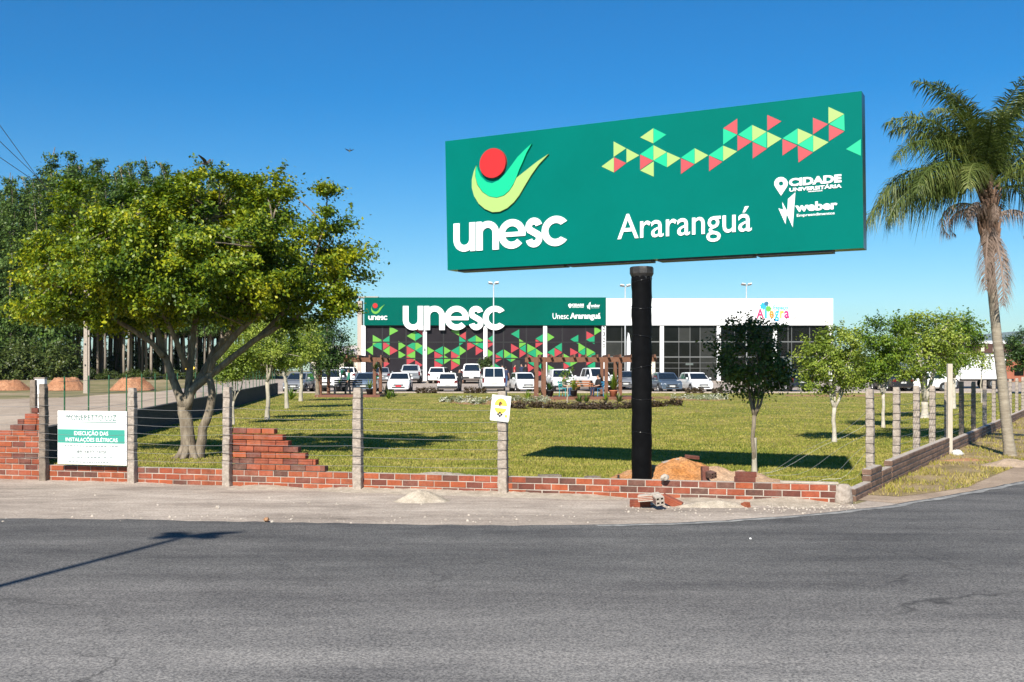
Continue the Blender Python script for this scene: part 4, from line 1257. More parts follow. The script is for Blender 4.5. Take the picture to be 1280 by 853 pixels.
# small laminated poster on the fifth post
pp = wall_pt(wall_s(629), .135)
ps = thing("poster", "small white laminated poster with yellow picture tied to a fence post", "poster", (pp.x, pp.y, 0))
s_ = pp.y / F
R5 = math.radians(-6)
fr0 = frame((pp.x, pp.y, Z(510, pp.y)), (WD.x * math.cos(R5), WD.y * math.cos(R5), math.sin(R5)), (WN.x, WN.y, 0))
def prect(nm, a, b, c, d, m, l0, l1):
    mb = MB(); mb.prism(fr0, [[(a * s_, b * s_), (c * s_, b * s_), (c * s_, d * s_), (a * s_, d * s_)]], l0, l1); mb.build(nm, m, ps, world=True)
prect("sheet", -12.3, -15.5, 12.3, 15.5, 'paper', 0, .006)
prect("sheet", -12.0, -16.9, 11.5, -12.4, 'paper', -.008, -.001)
mb = MB(); mb.prism(fr0, [[(math.cos(t) * 8.3 * s_, (2.0 + math.sin(t) * (10 if math.sin(t) > 0 else 9.5)) * s_) for t in np.linspace(0, 6.28, 24)[:-1]]], .0065, .0075); mb.build("yellow_disc", 'yellow', ps, world=True)
prect("white_strip", -8.6, -.4, 8.6, 2.6, 'paper', .008, .0085)
put_text("lettering", "FESTA", fr0, (-6.5 * s_, .3 * s_, 6.5 * s_, 2.1 * s_), 'print_grey', ps, .0003, .009) if False else None
mb = MB()
for a, b, w, h2 in ((-1.2, 4.6, 1.4, 3.2), (-.4, 6.6, .9, 1.4), (1.1, 5.4, .7, 1.6)):
    mb.prism(fr0, [[((a + math.cos(t) * w) * s_, (b + math.sin(t) * h2) * s_) for t in np.linspace(0, 6.28, 10)[:-1]]], .008 + abs(a) * .0004, .0088 + abs(a) * .0004)
mb.build("figure_print", 'brown_print', ps, world=True)
mb = MB()
for i, (a, b) in enumerate(((-2.3, -8.3), (2.2, -8.3), (0, -10.2), (-.2, -6.2))):
    mb.prism(fr0, [[((a + math.cos(t) * 1.5) * s_, (b + math.sin(t) * 1.4) * s_) for t in np.linspace(0, 6.28, 10)[:-1]]], .008, .0088 + .0004 * i)
mb.build("dark_print", 'black', ps, world=True)
prect("yellow_stamp", 6.3, -11.4, 9.6, -8.2, 'yellow', .0065, .0075)
for i in range(5): prect("print_mark", -6 + i * 2.6, .6, -4.6 + i * 2.6, 1.7, 'print_grey', .0086, .0092)
prect("strip_print", -10.5, -16.2, 10, -14.9 - .2, 'print_grey', -.0009, .0001)

# ------------------------------------------------------------------ billboard
BO = Vector((-.96, 15.4)); BU = Vector((5.34, -2.75)).normalized(); BN = Vector((BU.y, -BU.x))
if BN.y > 0: BN = -BN
bfr = frame((BO.x, BO.y, 0), (BU.x, BU.y, 0), (BN.x, BN.y, 0))
def buv(px, py):
    k = (px - CX) / F
    u = (k * BO.y - BO.x) / (BU.x - k * BU.y)
    y = BO.y + BU.y * u
    return (u, Z(py, y))
uc, vc = buv(798, 330)
pc = BO + BU * uc - BN * .13
bb = thing("billboard", "large green roadside billboard with white lettering and coloured triangles on a black pole", "billboard", (pc.x, pc.y, 0))
mb = MB()
corners = [buv(559.5, 338), buv(1079.5, 310.3), buv(1077, 114), buv(556.5, 176.8)]
mb.prism(bfr, [corners], -.26, 0)
o = mb.build("panel", ['sign_green', 'sign_edge'], bb, world=True)
mi = [0 if i < 4 and i % 2 == 0 else 1 for i in range(len(mb.f))]
o.data.polygons.foreach_set('material_index', mi)
# frame members under and behind
mb = MB()
cu = [c[0] for c in corners]; v_lo = min(corners[0][1], corners[1][1])
def bbox(mb, a, b, c, d, d0, d1): mb.prism(bfr, [[(a, b), (c, b), (c, d), (a, d)]], d0, d1)
vL = corners[0][1]; vR = corners[1][1]
lerp_v = lambda u: vL + (vR - vL) * (u - cu[0]) / (cu[1] - cu[0])
for (a, b) in ((.16, 1.9), (1.95, 3.2), (3.3, 4.6), (4.65, 5.6)):
    mb.prism(bfr, [[(cu[0] + a, lerp_v(cu[0] + a) - .028), (cu[0] + b, lerp_v(cu[0] + b) - .028), (cu[0] + b, lerp_v(cu[0] + b) - .002), (cu[0] + a, lerp_v(cu[0] + a) - .002)]], -.24, -.03)
mb.build("bottom_rail", 'bracket', bb, world=True)
vT = max(corners[2][1], corners[3][1])
for a in (.5, 1.7, 2.9, 4.1, 5.3):
    mb = MB(); bbox(mb, cu[0] + a - .04, vL + .05, cu[0] + a + .04, vT - .1, -.34, -.262); mb.build("back_strut", 'bracket', bb, world=True)
# pole
mb = MB()
n = 40
prr = random.Random(6)
pp_, rr_ = [], []
for i in range(n + 1):
    z = -.3 + (vc - .035 + .3) * i / n
    pp_.append((pc.x + .004 * math.sin(i * 1.3), pc.y, z)); rr_.append(.138 + prr.uniform(-.003, .005))
mb.tube(pp_, rr_, 20)
mb.build("pole", 'black_wrap', bb, smooth=True, world=True)
mb = MB(); mb.lathe((pc.x, pc.y, vc - .30), [(.141, .08), (.143, .13), (.165, .175), (.165, .25), (.155, .268)], 10); mb.build("collar", 'bracket', bb, world=True)
mb = MB(); mb.box((pc.x, pc.y, .03), (.62, .62, .06), rz=.2); mb.build("base_plate", 'bracket', bb, world=True)
for k in range(4):
    a = k * math.pi / 2 + .2 + math.pi / 4
    mb = MB(); mb.tube([(pc.x + math.cos(a) * .36, pc.y + math.sin(a) * .36, .06), (pc.x + math.cos(a) * .36, pc.y + math.sin(a) * .36, .16)], .016, 6); mb.build("anchor_bolt", 'bracket', bb, world=True)
for z in (.75, 1.25, 1.66, 2.08, 2.5, 2.86):
    mb = MB(); mb.tube([(pc.x + math.cos(t) * .1425, pc.y + math.sin(t) * .1425, z + .03 * math.sin(t + z * 5)) for t in np.linspace(0, 6.283, 22)], .0035, 5, caps=False)
    mb.build("tape_band", 'tape', bb, smooth=True, world=True)
# printed triangles
TRI = """Y 92,262 92,330 147,292|Y 147,292 147,355 203,322|Y 40,370 94,330 94,396|R 94,330 94,396 147,355|Y 205,246 262,206 262,272|T 262,206 262,272 318,234|T 205,318 262,278 262,345|Y 262,278 262,345 320,308|R 205,318 205,385 262,345|Y 205,387 264,347 264,414|T 262,345 320,308 320,374|Y 320,308 320,374 379,334|T 379,332 438,291 438,360|Y 438,291 438,360 497,322|R 379,334 379,403 438,360|T 497,322 559,280 559,348|Y 559,280 559,348 620,305|R 499,322 499,391 557,350|R 559,207 620,165 620,234|T 559,207 559,278 620,234|R 620,236 620,305 683,263|T 622,234 683,192 683,263|Y 683,192 683,263 745,221|T 683,263 745,221 745,292|Y 747,221 747,292 810,251|R 747,149 747,218 809,177|R 685,265 685,337 747,294|T 812,250 877,207 877,277|Y 877,207 877,277 943,236|T 877,277 943,236 943,309|Y 943,236 943,309 1010,266|R 812,252 812,324 877,280|R 877,280 880,354 943,310|R 942,161 942,234 1008,189|Y 1008,115 1008,188 1076,146|T 1010,189 1076,146 1078,219|R 1010,191 1010,263 1077,220|T 1082,296 1147,252 1147,325"""
for i, t in enumerate(TRI.split('|')):
    q = t.split()
    P3 = [tuple(map(float, a.split(','))) for a in q[1:]]
    cx_, cy_ = sum(p[0] for p in P3) / 3, sum(p[1] for p in P3) / 3
    P3 = [(cx_ + (p[0] - cx_) * .975, cy_ + (p[1] - cy_) * .975) for p in P3]
    mb = MB(); mb.prism(bfr, [[buv(740 + a / 3.411, 100 + b / 3.411) for a, b in P3]], .001, .004)
    mb.build("triangle", {'Y': 'lime', 'T': 'mint', 'R': 'coral'}[q[0]], bb, world=True)
# emblem: two swooshes and a red ball, then the round letters
lg = lambda a, b: buv(560 + a / 5.33, 165 + b / 5.33)
mb = MB(); mb.prism(bfr, [[lg(*p) for p in SW_OUT]], .001, .030); mb.build("emblem_swoosh", 'lime', bb, world=True)
mb = MB(); mb.prism(bfr, [[lg(*p) for p in SW_IN]], .001, .034); mb.build("emblem_swoosh", 'mint', bb, world=True)
ec = lg(307, 212)
mb = MB(); mb.prism(bfr, [arc(ec[0], ec[1], .217, 0, 360, 40)[:-1]], .001, .05); mb.build("emblem_ball", 'red', bb, world=True)
a, b = lg(40, 705), lg(803, 660)
ubox = (lg(40, 800)[0], (lg(120, 800)[1] + lg(700, 760)[1]) / 2, lg(803, 700)[0], (lg(120, 615)[1] + lg(720, 553)[1]) / 2)
unesc_letters(bfr, ubox, bb, .014, .001)
l2 = lambda a, b: buv(740 + a / 3.411, 100 + b / 3.411)
q0, q1 = l2(110, 690), l2(682, 543)
base_v = (l2(150, 687)[1] + l2(600, 655)[1]) / 2
put_text("lettering", "Araranguá", bfr, (q0[0], base_v - .09, q1[0], (l2(140, 590)[1] + l2(660, 543)[1]) / 2 + .04), 'letter_white', bb, .012, .001, bold=.006, split=True)
l3 = lambda a, b: buv(950 + a / 7.107, 200 + b / 7.107)
def tb(a, b, c, d):       # left, bottom, right, top in that crop, level on the panel
    v0_ = (l3(a, b)[1] + l3(c, b - (c - a) * .075)[1]) / 2; v1_ = (l3(a, d)[1] + l3(c, d - (c - a) * .075)[1]) / 2
    return (l3(a, b)[0], v0_, l3(c, b)[0], v1_)
put_text("lettering", "CIDADE", bfr, tb(258, 237, 725, 165), 'letter_white', bb, .008, .001, bold=.05)
put_text("lettering", "UNIVERSITÁRIA", bfr, tb(262, 284, 727, 243), 'letter_white', bb, .008, .002, bold=.035)
put_text("lettering", "ARARANGUÁ", bfr, tb(428, 289, 557, 274), 'letter_white', bb, .006, .001, bold=.03)
put_text("lettering", "weber", bfr, tb(314, 466, 690, 385), 'letter_white', bb, .008, .001, bold=.04)
put_text("lettering", "Empreendimentos", bfr, tb(328, 516, 664, 484), 'letter_white', bb, .006, .001, bold=.012)
mb = MB(); mb.prism(bfr, [[l3(*p) for p in ((165, 432), (208, 445), (198, 375), (245, 460), (250, 350), (315, 290), (292, 600), (238, 480), (228, 572))]], .001, .01); mb.build("bolt_emblem", 'letter_white', bb, world=True)
pin = [l3(188, 320)] + [l3(188 + 60 * math.cos(t), 212 - 58 * math.sin(t)) for t in np.linspace(math.radians(-38), math.radians(218), 24)]
hole = [l3(188 + 20 * math.cos(t), 212 - 20 * math.sin(t)) for t in np.linspace(0, 6.283, 14)[:-1]]
mb = MB(); mb.prism(bfr, [pin, hole], .001, .01); mb.build("pin_emblem", 'letter_white', bb, world=True)

# ------------------------------------------------------------------ soil heaps, sand and rubble
def heap(name, label, cat, cx, cy, rx, ry, h, matn, seed, n=72, power=1.3, flat=0.0, z0=-.01):
    mb = MB(); vs, fs = [], []
    rings = 26
    for i in range(rings + 1):
        t = i / rings
        for k in range(n):
            a = 2 * math.pi * k / n
            e = 1 + .16 * mnoise.noise(Vector((math.cos(a) * 1.3, math.sin(a) * 1.3, seed)))
            x, y = math.cos(a) * rx * t * e, math.sin(a) * ry * t * e
            tt = max(0, (t - flat) / (1 - flat))
            z = h * (1 - tt ** power) ** 1.0 if power < 1.6 else h * (0.5 + .5 * math.cos(math.pi * tt))
            z += (mnoise.noise(Vector((x * 3.2 / rx ** .5, y * 3.2 / rx ** .5, seed + 3))) * .12 + mnoise.noise(Vector((x * 9 / rx ** .5, y * 9 / rx ** .5, seed))) * .11 + mnoise.noise(Vector((x * 24 / rx ** .5, y * 24 / rx ** .5, seed))) * .05) * h * (1 - t ** 3)
            vs.append((x, y, z + z0 if i < rings else z0))
    for i in range(rings):
        for k in range(n): fs.append((i * n + k, (i + 1) * n + k, (i + 1) * n + (k + 1) % n, i * n + (k + 1) % n))
    mb.add(vs, fs)
    o = mb.build(name, matn, smooth=True, loc=(cx, cy, gh(cy)))
    return tag(o, label, cat)
heap("soil_heap", "orange soil heap beside the billboard pole behind the brick wall", "soil heap", X(850, 14.55), 14.55, 1.30, .8, .40, 'orange_soil', 3, power=1.0)
heap("soil_heap", "paler low spread of sandy soil right of the orange heap", "soil heap", X(898, 14.35), 14.35, 1.4, .64, .29, 'pale_soil', 6, power=1.0)
heap("soil_heap", "small scrape of orange soil left of the billboard pole", "soil heap", X(776, 14.6), 14.6, .34, .3, .13, 'orange_soil', 8)
heap("sand_heap", "small pale sand heap on the pavement against the brick wall", "sand heap", *G(527, 627), .44, .28, .15, 'sand', 12, power=1.7)
heap("sand_heap", "flat spill of sand on the pavement below the broken hollow bricks", "sand heap", *G(893, 634), .55, .16, .09, 'sand', 14)
heap("gravel_heap", "low grey gravel heap behind the wall right of the fourth post", "gravel heap", *G(548, 594), .65, .22, .06, 'concrete', 15)
for i, (px, lab, rx, h) in enumerate(((10, "reddish earth mound at the left edge of the field", 1.9, .75), (83, "flat-topped reddish earth mound left of the concrete utility pole", 1.75, .95), (165, "flat-topped reddish earth mound right of the concrete utility pole", 1.9, .95))):
    y = 81.0
    heap("earth_mound", lab, "earth mound", X(px, y), y, rx, 1.6, h, 'red_soil', 20 + i, power=1.0, flat=.48)
heap("earth_mound", "low brown mound of earth around the palm's foot on the verge", "earth mound", *G(1264, 583), .55, .35, .14, 'shoulder', 28)
heap("earth_mound", "strip of loose dark soil on the verge below the wooden pole", "earth mound", *G(1208, 577), .62, .14, .07, 'earth', 29)

def drift(name, label, s0, s1, wmin, wmax, hmax, seed, matn):
    # sand banked against the foot of the wall
    n, k = int((s1 - s0) / .045), 7
    vs, fs = [], []
    for i in range(n + 1):
        s = s0 + (s1 - s0) * i / n
        e = max(0.0, math.sin(math.pi * i / n)) ** .4
        a = mnoise.noise(Vector((s * 1.1, seed, 0))) * .5 + .5
        b = mnoise.noise(Vector((s * 4.0, seed, 5))) * .5 + .5
        w = (wmin + (wmax - wmin) * a) * (.75 + .5 * b); h = hmax * max(0.02, (a * 1.5 - .35)) * e
        for j in range(k + 1):
            t = j / k
            q = wall_pt(s, -.01 + w * t)
            z = .009 + h * (1 - t) ** 1.4 + (mnoise.noise(Vector((q.x * 14, q.y * 14, seed))) * .012 * e * (1 - t)) - (.006 if j == k else 0)
            vs.append((q.x, q.y, z))
    for i in range(n):
        for j in range(k): fs.append((i * (k + 1) + j, (i + 1) * (k + 1) + j, (i + 1) * (k + 1) + j + 1, i * (k + 1) + j + 1))
    mb = MB(); mb.add(vs, fs)
    return tag(mb.build(name, matn, smooth=True), label, "sand", kind='stuff')
drift("sand_drift", "pale sand banked along the foot of the long brick wall", wall_s(300), wall_s(780), .12, .55, .085, 3, 'sand')
drift("sand_drift", "thin sand and dust along the wall's left foot", -.8, wall_s(300), .05, .3, .03, 8, 'walk')
drift("sand_drift", "sand and crumbs banked below the wall's right end", wall_s(830), wall_s(1050), .15, .6, .075, 12, 'sand')
def hollow_brick(name, label, loc, rot, size=(.20, .095, .10), matn=1, holes=(2, 2), group=None, z=0, crust=None):
    """a fired block with square holes through its short end"""
    root = thing(name, label, "brick", loc, 0, group); root.rotation_euler = rot
    L, D, Hh = size
    mb = MB()
    f2 = lambda u, v, d=0.0: Vector((d, u, v))
    loops = [[(-D / 2, 0), (D / 2, 0), (D / 2, Hh), (-D / 2, Hh)]]
    hw, hv = D / holes[0], Hh / holes[1]
    for i in range(holes[0]):
        for j in range(holes[1]):
            a, b = -D / 2 + hw * i + .009, hv * j + .009
            loops.append([(a, b), (a, b + hv - .018), (a + hw - .018, b + hv - .018), (a + hw - .018, b)])
    mb.prism(f2, loops, -L / 2, L / 2)
    mb.build("brick_body", MT[crust] if crust else BRICKS[matn], root)
    cor = MB()
    for k in range(3):
        cor.box((0, -D / 2 - .002, Hh * (.25 + .25 * k)), (L * .96, .004, Hh * .1))
    cor.build("grooved_face", BRICKS[matn], root)
    return root
def gp(px, py, z=0.0):
    y = F * (H - z) / (py - HY); return ((px - CX) / F * y, y, z)
hollow_brick("hollow_brick", "dark hollow brick standing on end on the soil heap", (X(880, 13.75), 13.75, .22), (0, math.radians(-84), math.radians(95)), (.23, .09, .095), 2)
hollow_brick("hollow_brick", "red hollow brick lying flat at the foot of the rubble, left end", gp(800, 634), (0, 0, math.radians(-4)), (.24, .12, .085), 1)
hollow_brick("hollow_brick", "mortar-crusted hollow brick tilted on top of the rubble", gp(812, 626, .1), (0, math.radians(-6), math.radians(-14)), (.25, .13, .075), 0, crust='mortar')
hollow_brick("hollow_brick", "broken hollow brick showing its square holes to the road", gp(822, 629, .08), (math.radians(8), math.radians(10), math.radians(-78)), (.2, .1, .1), 2, crust='mortar')
hollow_brick("hollow_brick", "grooved red brick leaning on the right side of the rubble", gp(838, 631, .02), (0, math.radians(24), math.radians(-18)), (.25, .12, .085), 1)
hollow_brick("orange_brick", "bright orange brick propped upright against the wall", gp(930, 635), (math.radians(-14), math.radians(78), math.radians(20)), (.105, .085, .07), 0)
hollow_brick("hollow_brick", "pale dusty brick lying on the left shoulder of the soil heap", (X(838, 14.6), 14.55, .30), (0, math.radians(-14), math.radians(6)), (.24, .1, .05), 3, crust='mortar')
hollow_brick("hollow_brick", "half red half pale brick lying on top of the soil heap", (X(864, 14.6), 14.55, .37), (0, math.radians(6), math.radians(-5)), (.2, .1, .045), 2)
hollow_brick("hollow_brick", "small white-edged hollow brick half buried in the soil behind the wall", (X(889, 13.6), 13.6, .20), (math.radians(10), math.radians(8), math.radians(-60)), (.12, .09, .08), 3)
st = [(0, "lower dark brick of the two stacked on the wall"), (1, "upper dark brick of the two stacked on the wall")]
for k, lab in st:
    p = wall_pt(wall_s(931)) - WN * .06
    hollow_brick("grooved_brick", lab, (p.x + .012 * k, p.y, 3 * CH - .008 + k * .062), (0, 0, wrz + .02 * k), (.26, .11, .058), 2, holes=(3, 1))
# concrete lump and mortar stones
def rock(c, s, r):
    mb = MB(); prof = [(.3, 0), (.5, .18), (.46, .42), (.3, .6), (.08, .66)]
    mb.lathe((0, 0, 0), prof, 7)
    mb.v = [(c[0] + v[0] * s * r.uniform(.75, 1.25), c[1] + v[1] * s * r.uniform(.75, 1.25), c[2] + v[2] * s * r.uniform(.8, 1.2)) for v in mb.v]
    return mb
rk = random.Random(9)
for nm, lab, px, py, z, s in (("concrete_lump", "pale concrete lump sitting on the wall above the rubble", 830, 605, .25, .11), ("concrete_lump", "grey concrete lump at the foot of the rubble pile", 812, 633, 0, .14), ("concrete_lump", "sandy concrete lump in the middle of the rubble pile", 822, 633, 0, .10)):
    p = gp(px, py, z) if z == 0 else (X(px, 12.85), 12.82, z)
    tag(rock((0, 0, 0), s, rk).build(nm, 'stone', loc=p), lab, "concrete lump")
stones = MB()
for k in range(760):
    t = rk.random()
    if t < .45: px, py = rk.uniform(960, 1075), rk.gauss(635, 3.5)
    elif t < .7: px, py = rk.uniform(780, 960), rk.gauss(637, 4)
    elif t < .9: px, py = rk.uniform(0, 760), rk.uniform(645, 655)
    else: px, py = rk.uniform(0, 760), rk.uniform(612, 650)
    if py < 620 and px > 600: continue
    p = gp(px, py); s = abs(rk.gauss(0, .006)) + .003
    stones.v += []; q = rock(p, s * 2, rk); stones.add(q.v, q.f)
tag(stones.build("rubble", 'stone'), "small stones and mortar crumbs strewn over the pavement", "rubble", kind='stuff')
# concrete slabs lying on the wall top, behind
for lab, px0, px1, py, rz, m in (("long pale concrete slab lying behind the wall left of the billboard pole", 664, 748, 604, .02, 'concrete'), ("thin grey board leaning on the lawn above the concrete slab", 674, 700, 599, .5, 'concrete_dark'), ("short dark board lying right of the concrete slab", 733, 748, 601, .6, 'concrete_dark')):
    a = gp(px0, py); b = gp(px1, py + 1)
    mb = MB(); L = math.hypot(b[0] - a[0], b[1] - a[1])
    mb.box((0, 0, .045), (L, .16, .05))
    tag(mb.build("concrete_slab" if m == 'concrete' else "board", m, loc=((a[0] + b[0]) / 2, (a[1] + b[1]) / 2, .0), bevel=.006), lab, "slab" if m == 'concrete' else "board").rotation_euler = (0, 0, wrz + rz)
# wire box lying by the pole foot, litter on the verge
mb = MB()
q = rock((0, 0, 0), .3, rk); mb.add(q.v, q.f)
tag(mb.build("litter_bag", 'plate', loc=gp(1197, 570)), "crumpled white bag at the foot of the wooden pole", "bag").scale = (.75, .5, .55)
for lab, px, py, m, sc_ in (("small white scrap of litter on the asphalt right of centre", 938, 676, 'paper', .012), ("reddish stone at the kerb below the third post", 333, 653.5, 'earth', .035)):
    tag(rock((0, 0, 0.012), sc_ * 2, rk).build("litter" if m == 'paper' else "stone", m, loc=gp(px, py)), lab, "litter" if m == 'paper' else "stone")

# ------------------------------------------------------------------ left retaining wall with green fence posts
LD = (LB - LA).normalized(); LNn = Vector((LD.y, -LD.x))
rw = MB()
ll = (LB - LA).length
q = [LA, LB, LB - LNn * .15, LA - LNn * .15]
rw.add([(p.x, p.y, -.05) for p in q] + [(p.x, p.y, z) for p, z in zip(q, (.60, .78, .78, .60))], [(0, 1, 5, 4), (1, 2, 6, 5), (2, 3, 7, 6), (3, 0, 4, 7), (4, 5, 6, 7)])
tag(rw.build("retaining_wall", 'retain', loc=(0, 0, 0)), "long low dark grey wall running back along the left of the lawn", "wall")
gf = thing("green_post_fence", "row of thin green metal fence posts standing on the grey wall", "fence", (LA.x, LA.y, 0))
yy = 19.6; gpost = MB(); gpost.tube([(0, 0, 0), (0, 0, .9)], .016, 6); gpost = gpost.mesh("post", 'green_paint')
pv = None
for k in range(29):
    t = (yy - LA.y) / (LB.y - LA.y); p = LA.lerp(LB, t) - LNn * .075
    o = link("post", gpost, gf, loc=(p.x - LA.x, p.y - LA.y, .60 + .18 * t))
    yy += 1.74
mb = MB()
for z in (.8, 1.1, 1.4):
    a, b = LA.lerp(LB, .06) - LNn * .075, LB - LNn * .075
    mb.tube([(a.x, a.y, z + .01), (b.x, b.y, z + .18)], .003, 4)
mb.build("wire", 'wire', gf, world=True)

# white meter post and old post at the gate
y = 27.0
mb = thing("meter_box_post", "white box on a white post beside the top of the stepped brickwork", "meter box", (X(51, y), y, 0))
b_ = MB(); b_.box((0, 0, .5), (.11, .11, 1.0)); b_.build("post", 'white_paint', mb)
b_ = MB(); b_.box((0, 0, 1.2), (.26, .16, .42)); b_.build("box", 'white_paint', mb, bevel=.01)
b_ = MB(); b_.box((0, 0, 1.425), (.29, .20, .025)); b_.build("lid", 'concrete', mb)
y = 25.0
o = link("concrete_post", post_mesh(Z(475, y), .15, .14, seed=99, matn='concrete_dark'), loc=(X(42, y), y, 0))
tag(o, "weathered grey concrete post left of the white meter box", "post")

# utility pole and power lines
y = 73.0; xp = X(107.5, y)
up = thing("utility_pole", "tall concrete utility pole in front of the eucalyptus plantation", "utility pole", (xp, y, 0))
ph = 12.5
mb = MB()
def taper_box(mb, w0, w1, d0, d1, z0, z1, ox=0):
    vs = [(ox + sx * w0 / 2, sy * d0 / 2, z0) for sx, sy in ((-1, -1), (1, -1), (1, 1), (-1, 1))] + [(ox + sx * w1 / 2, sy * d1 / 2, z1) for sx, sy in ((-1, -1), (1, -1), (1, 1), (-1, 1))]
    mb.add(vs, [(0, 1, 5, 4), (1, 2, 6, 5), (2, 3, 7, 6), (3, 0, 4, 7), (4, 5, 6, 7), (3, 2, 1, 0)])
taper_box(mb, .30, .16, .24, .14, -.2, ph); mb.build("shaft", 'concrete', up)
mb = MB(); taper_box(mb, .12, .08, .1, .06, -.2, ph - .2, .205); mb.build("flange", 'concrete', up)
for zz in (2.0, 3.5, 5.0, 6.5):
    mb = MB(); mb.box((.0, -.125, zz), (.10, .02, .12)); mb.build("slot", 'black', up)
mb = MB(); mb.box((0, -.12, ph - .5), (2.2, .10, .12)); mb.build("crossarm", 'pergola', up)
ends = []
for k, dx in enumerate((-.95, 0.1, .95)):
    mb = MB(); mb.lathe((dx, -.12, ph - .44), [(.03, 0), (.06, .04), (.04, .08), (.06, .12), (.03, .18)], 8); mb.build("insulator", 'concrete_dark', up)
    ends.append((xp + dx, y - .12, ph - .25))
for k, (px, py) in enumerate(((0, 157), (0, 177), (0, 197))):
    a = Vector(ends[k]); q = Vector(W(px, py, 45)); d = q - a
    e = a + d * 2.2 + Vector((0, 0, 1.2))
    mb = MB(); mb.tube([a, a.lerp(q, .5) + Vector((0, 0, -.12)), q, q.lerp(e, .5) + Vector((0, 0, -.15)), e], .016, 5)
    tag(mb.build("power_line", 'black'), ["uppermost of the power lines crossing the sky at the top left", "middle power line crossing the sky at the left edge", "lowest power line crossing the sky at the left edge"][k], "power line")

# yellow road sign seen between the limbs of the big tree
y = 60; rs = thing("warning_sign", "small yellow warning sign on a post beyond the big tree's trunk", "sign", (X(237, y), y, 0))
mb = MB(); mb.tube([(0, .03, 0), (0, .03, 2.1)], .03, 8); mb.build("post", 'steel', rs)
mb = MB(); mb.box((0, 0, 1.78), (.46, .02, .46), M=Matrix.Rotation(math.radians(45), 3, 'Y')); mb.build("plate", 'yellow', rs)

# street lamp behind the photographer: only its shadow falls on the road
tL = 8.75; bx, by = X(238, gy(671)) - .292 * tL, gy(671) - tL
sl = thing("street_lamp", "slim post with four flat lamp heads whose shadow crosses the road", "street lamp", (bx, by, 0))
hz_ = .802 * tL
mb = MB(); mb.tube([(0, 0, 0), (0, 0, hz_)], [.062, .042], 12); mb.build("post", 'steel', sl, smooth=True)
for k, a in enumerate((25, 155, 205, 335)):
    a = math.radians(a)
    dv = Vector((math.cos(a), math.sin(a) * .9, .04 if k < 2 else -.02))
    mb = MB(); mb.tube([(0, 0, hz_ - .02), dv * .08 + Vector((0, 0, hz_)), dv * .2 + Vector((0, 0, hz_ + .01)), dv * .30 + Vector((0, 0, hz_ + .01)), dv * (.36 if k != 0 else .50) + Vector((0, 0, hz_ + .01))], [.04, .07, .09, .065, .025], 8)
    mb.build("lamp_head", 'steel', sl, smooth=True)

# ------------------------------------------------------------------ the building
YB = 102.0; GB = gh(YB) - .02
def bx_(px): return X(px, YB)
def bz_(py): return Z(py, YB)
bd = thing("building", "long low university hall with green and white fascia and glazed front", "building", (bx_(746), YB, gh(YB)))
ffr = frame((0, YB, 0), (1, 0, 0), (0, -1, 0))        # facade plane, d towards the camera
def fbox(name, m, x0, y0, x1, y1, d0, d1, parent=bd, label=None):
    mb = MB(); mb.prism(ffr, [[(bx_(x0), bz_(y1)), (bx_(x1), bz_(y1)), (bx_(x1), bz_(y0)), (bx_(x0), bz_(y0))]], d0, d1)
    return mb.build(name, m, parent, world=True, label=label)
fbox("fascia", 'facade_green', 456, 372.3, 757, 407, -.6, .35, label="green fascia with white lettering")
fbox("fascia", 'facade_white', 757.2, 373.6, 1040, 407, -.6, .34, label="plain white fascia")
fbox("fascia_seam", 'plate', 757.4, 387.2, 1039.8, 387.5, .34, .346)
mb = MB(); zt = bz_(374.5)
mb.prism(lambda u, v, d=0.0: Vector((u, d, v)), [[(bx_(457), GB), (bx_(1039), GB), (bx_(1039), zt), (bx_(457), zt)]], YB + .62, YB + 30)
mb.build("hall", 'facade_white', bd, world=True)
fbox("soffit", 'mullion', 457, 407.2, 1039, 408.2, -.55, .2)
cols = [(454.7, 2.5), (531.3, 2.4), (606.8, 2.4), (681.3, 2.4), (754.6, 2.5), (827, 2.4), (898, 2.4), (968, 2.4), (1037.5, 2.2)]
for i, (c, w) in enumerate(cols): fbox("column", 'facade_white', c - w, 407.3, c + w, 477, -.12, .22)
fbox("side_pillar", 'pillar', 446.5, 376, 452, 477, -1.0, -.1)
fbox("coping", 'pillar', 446, 370.5, 472, 372.2, -1.2, -.3)
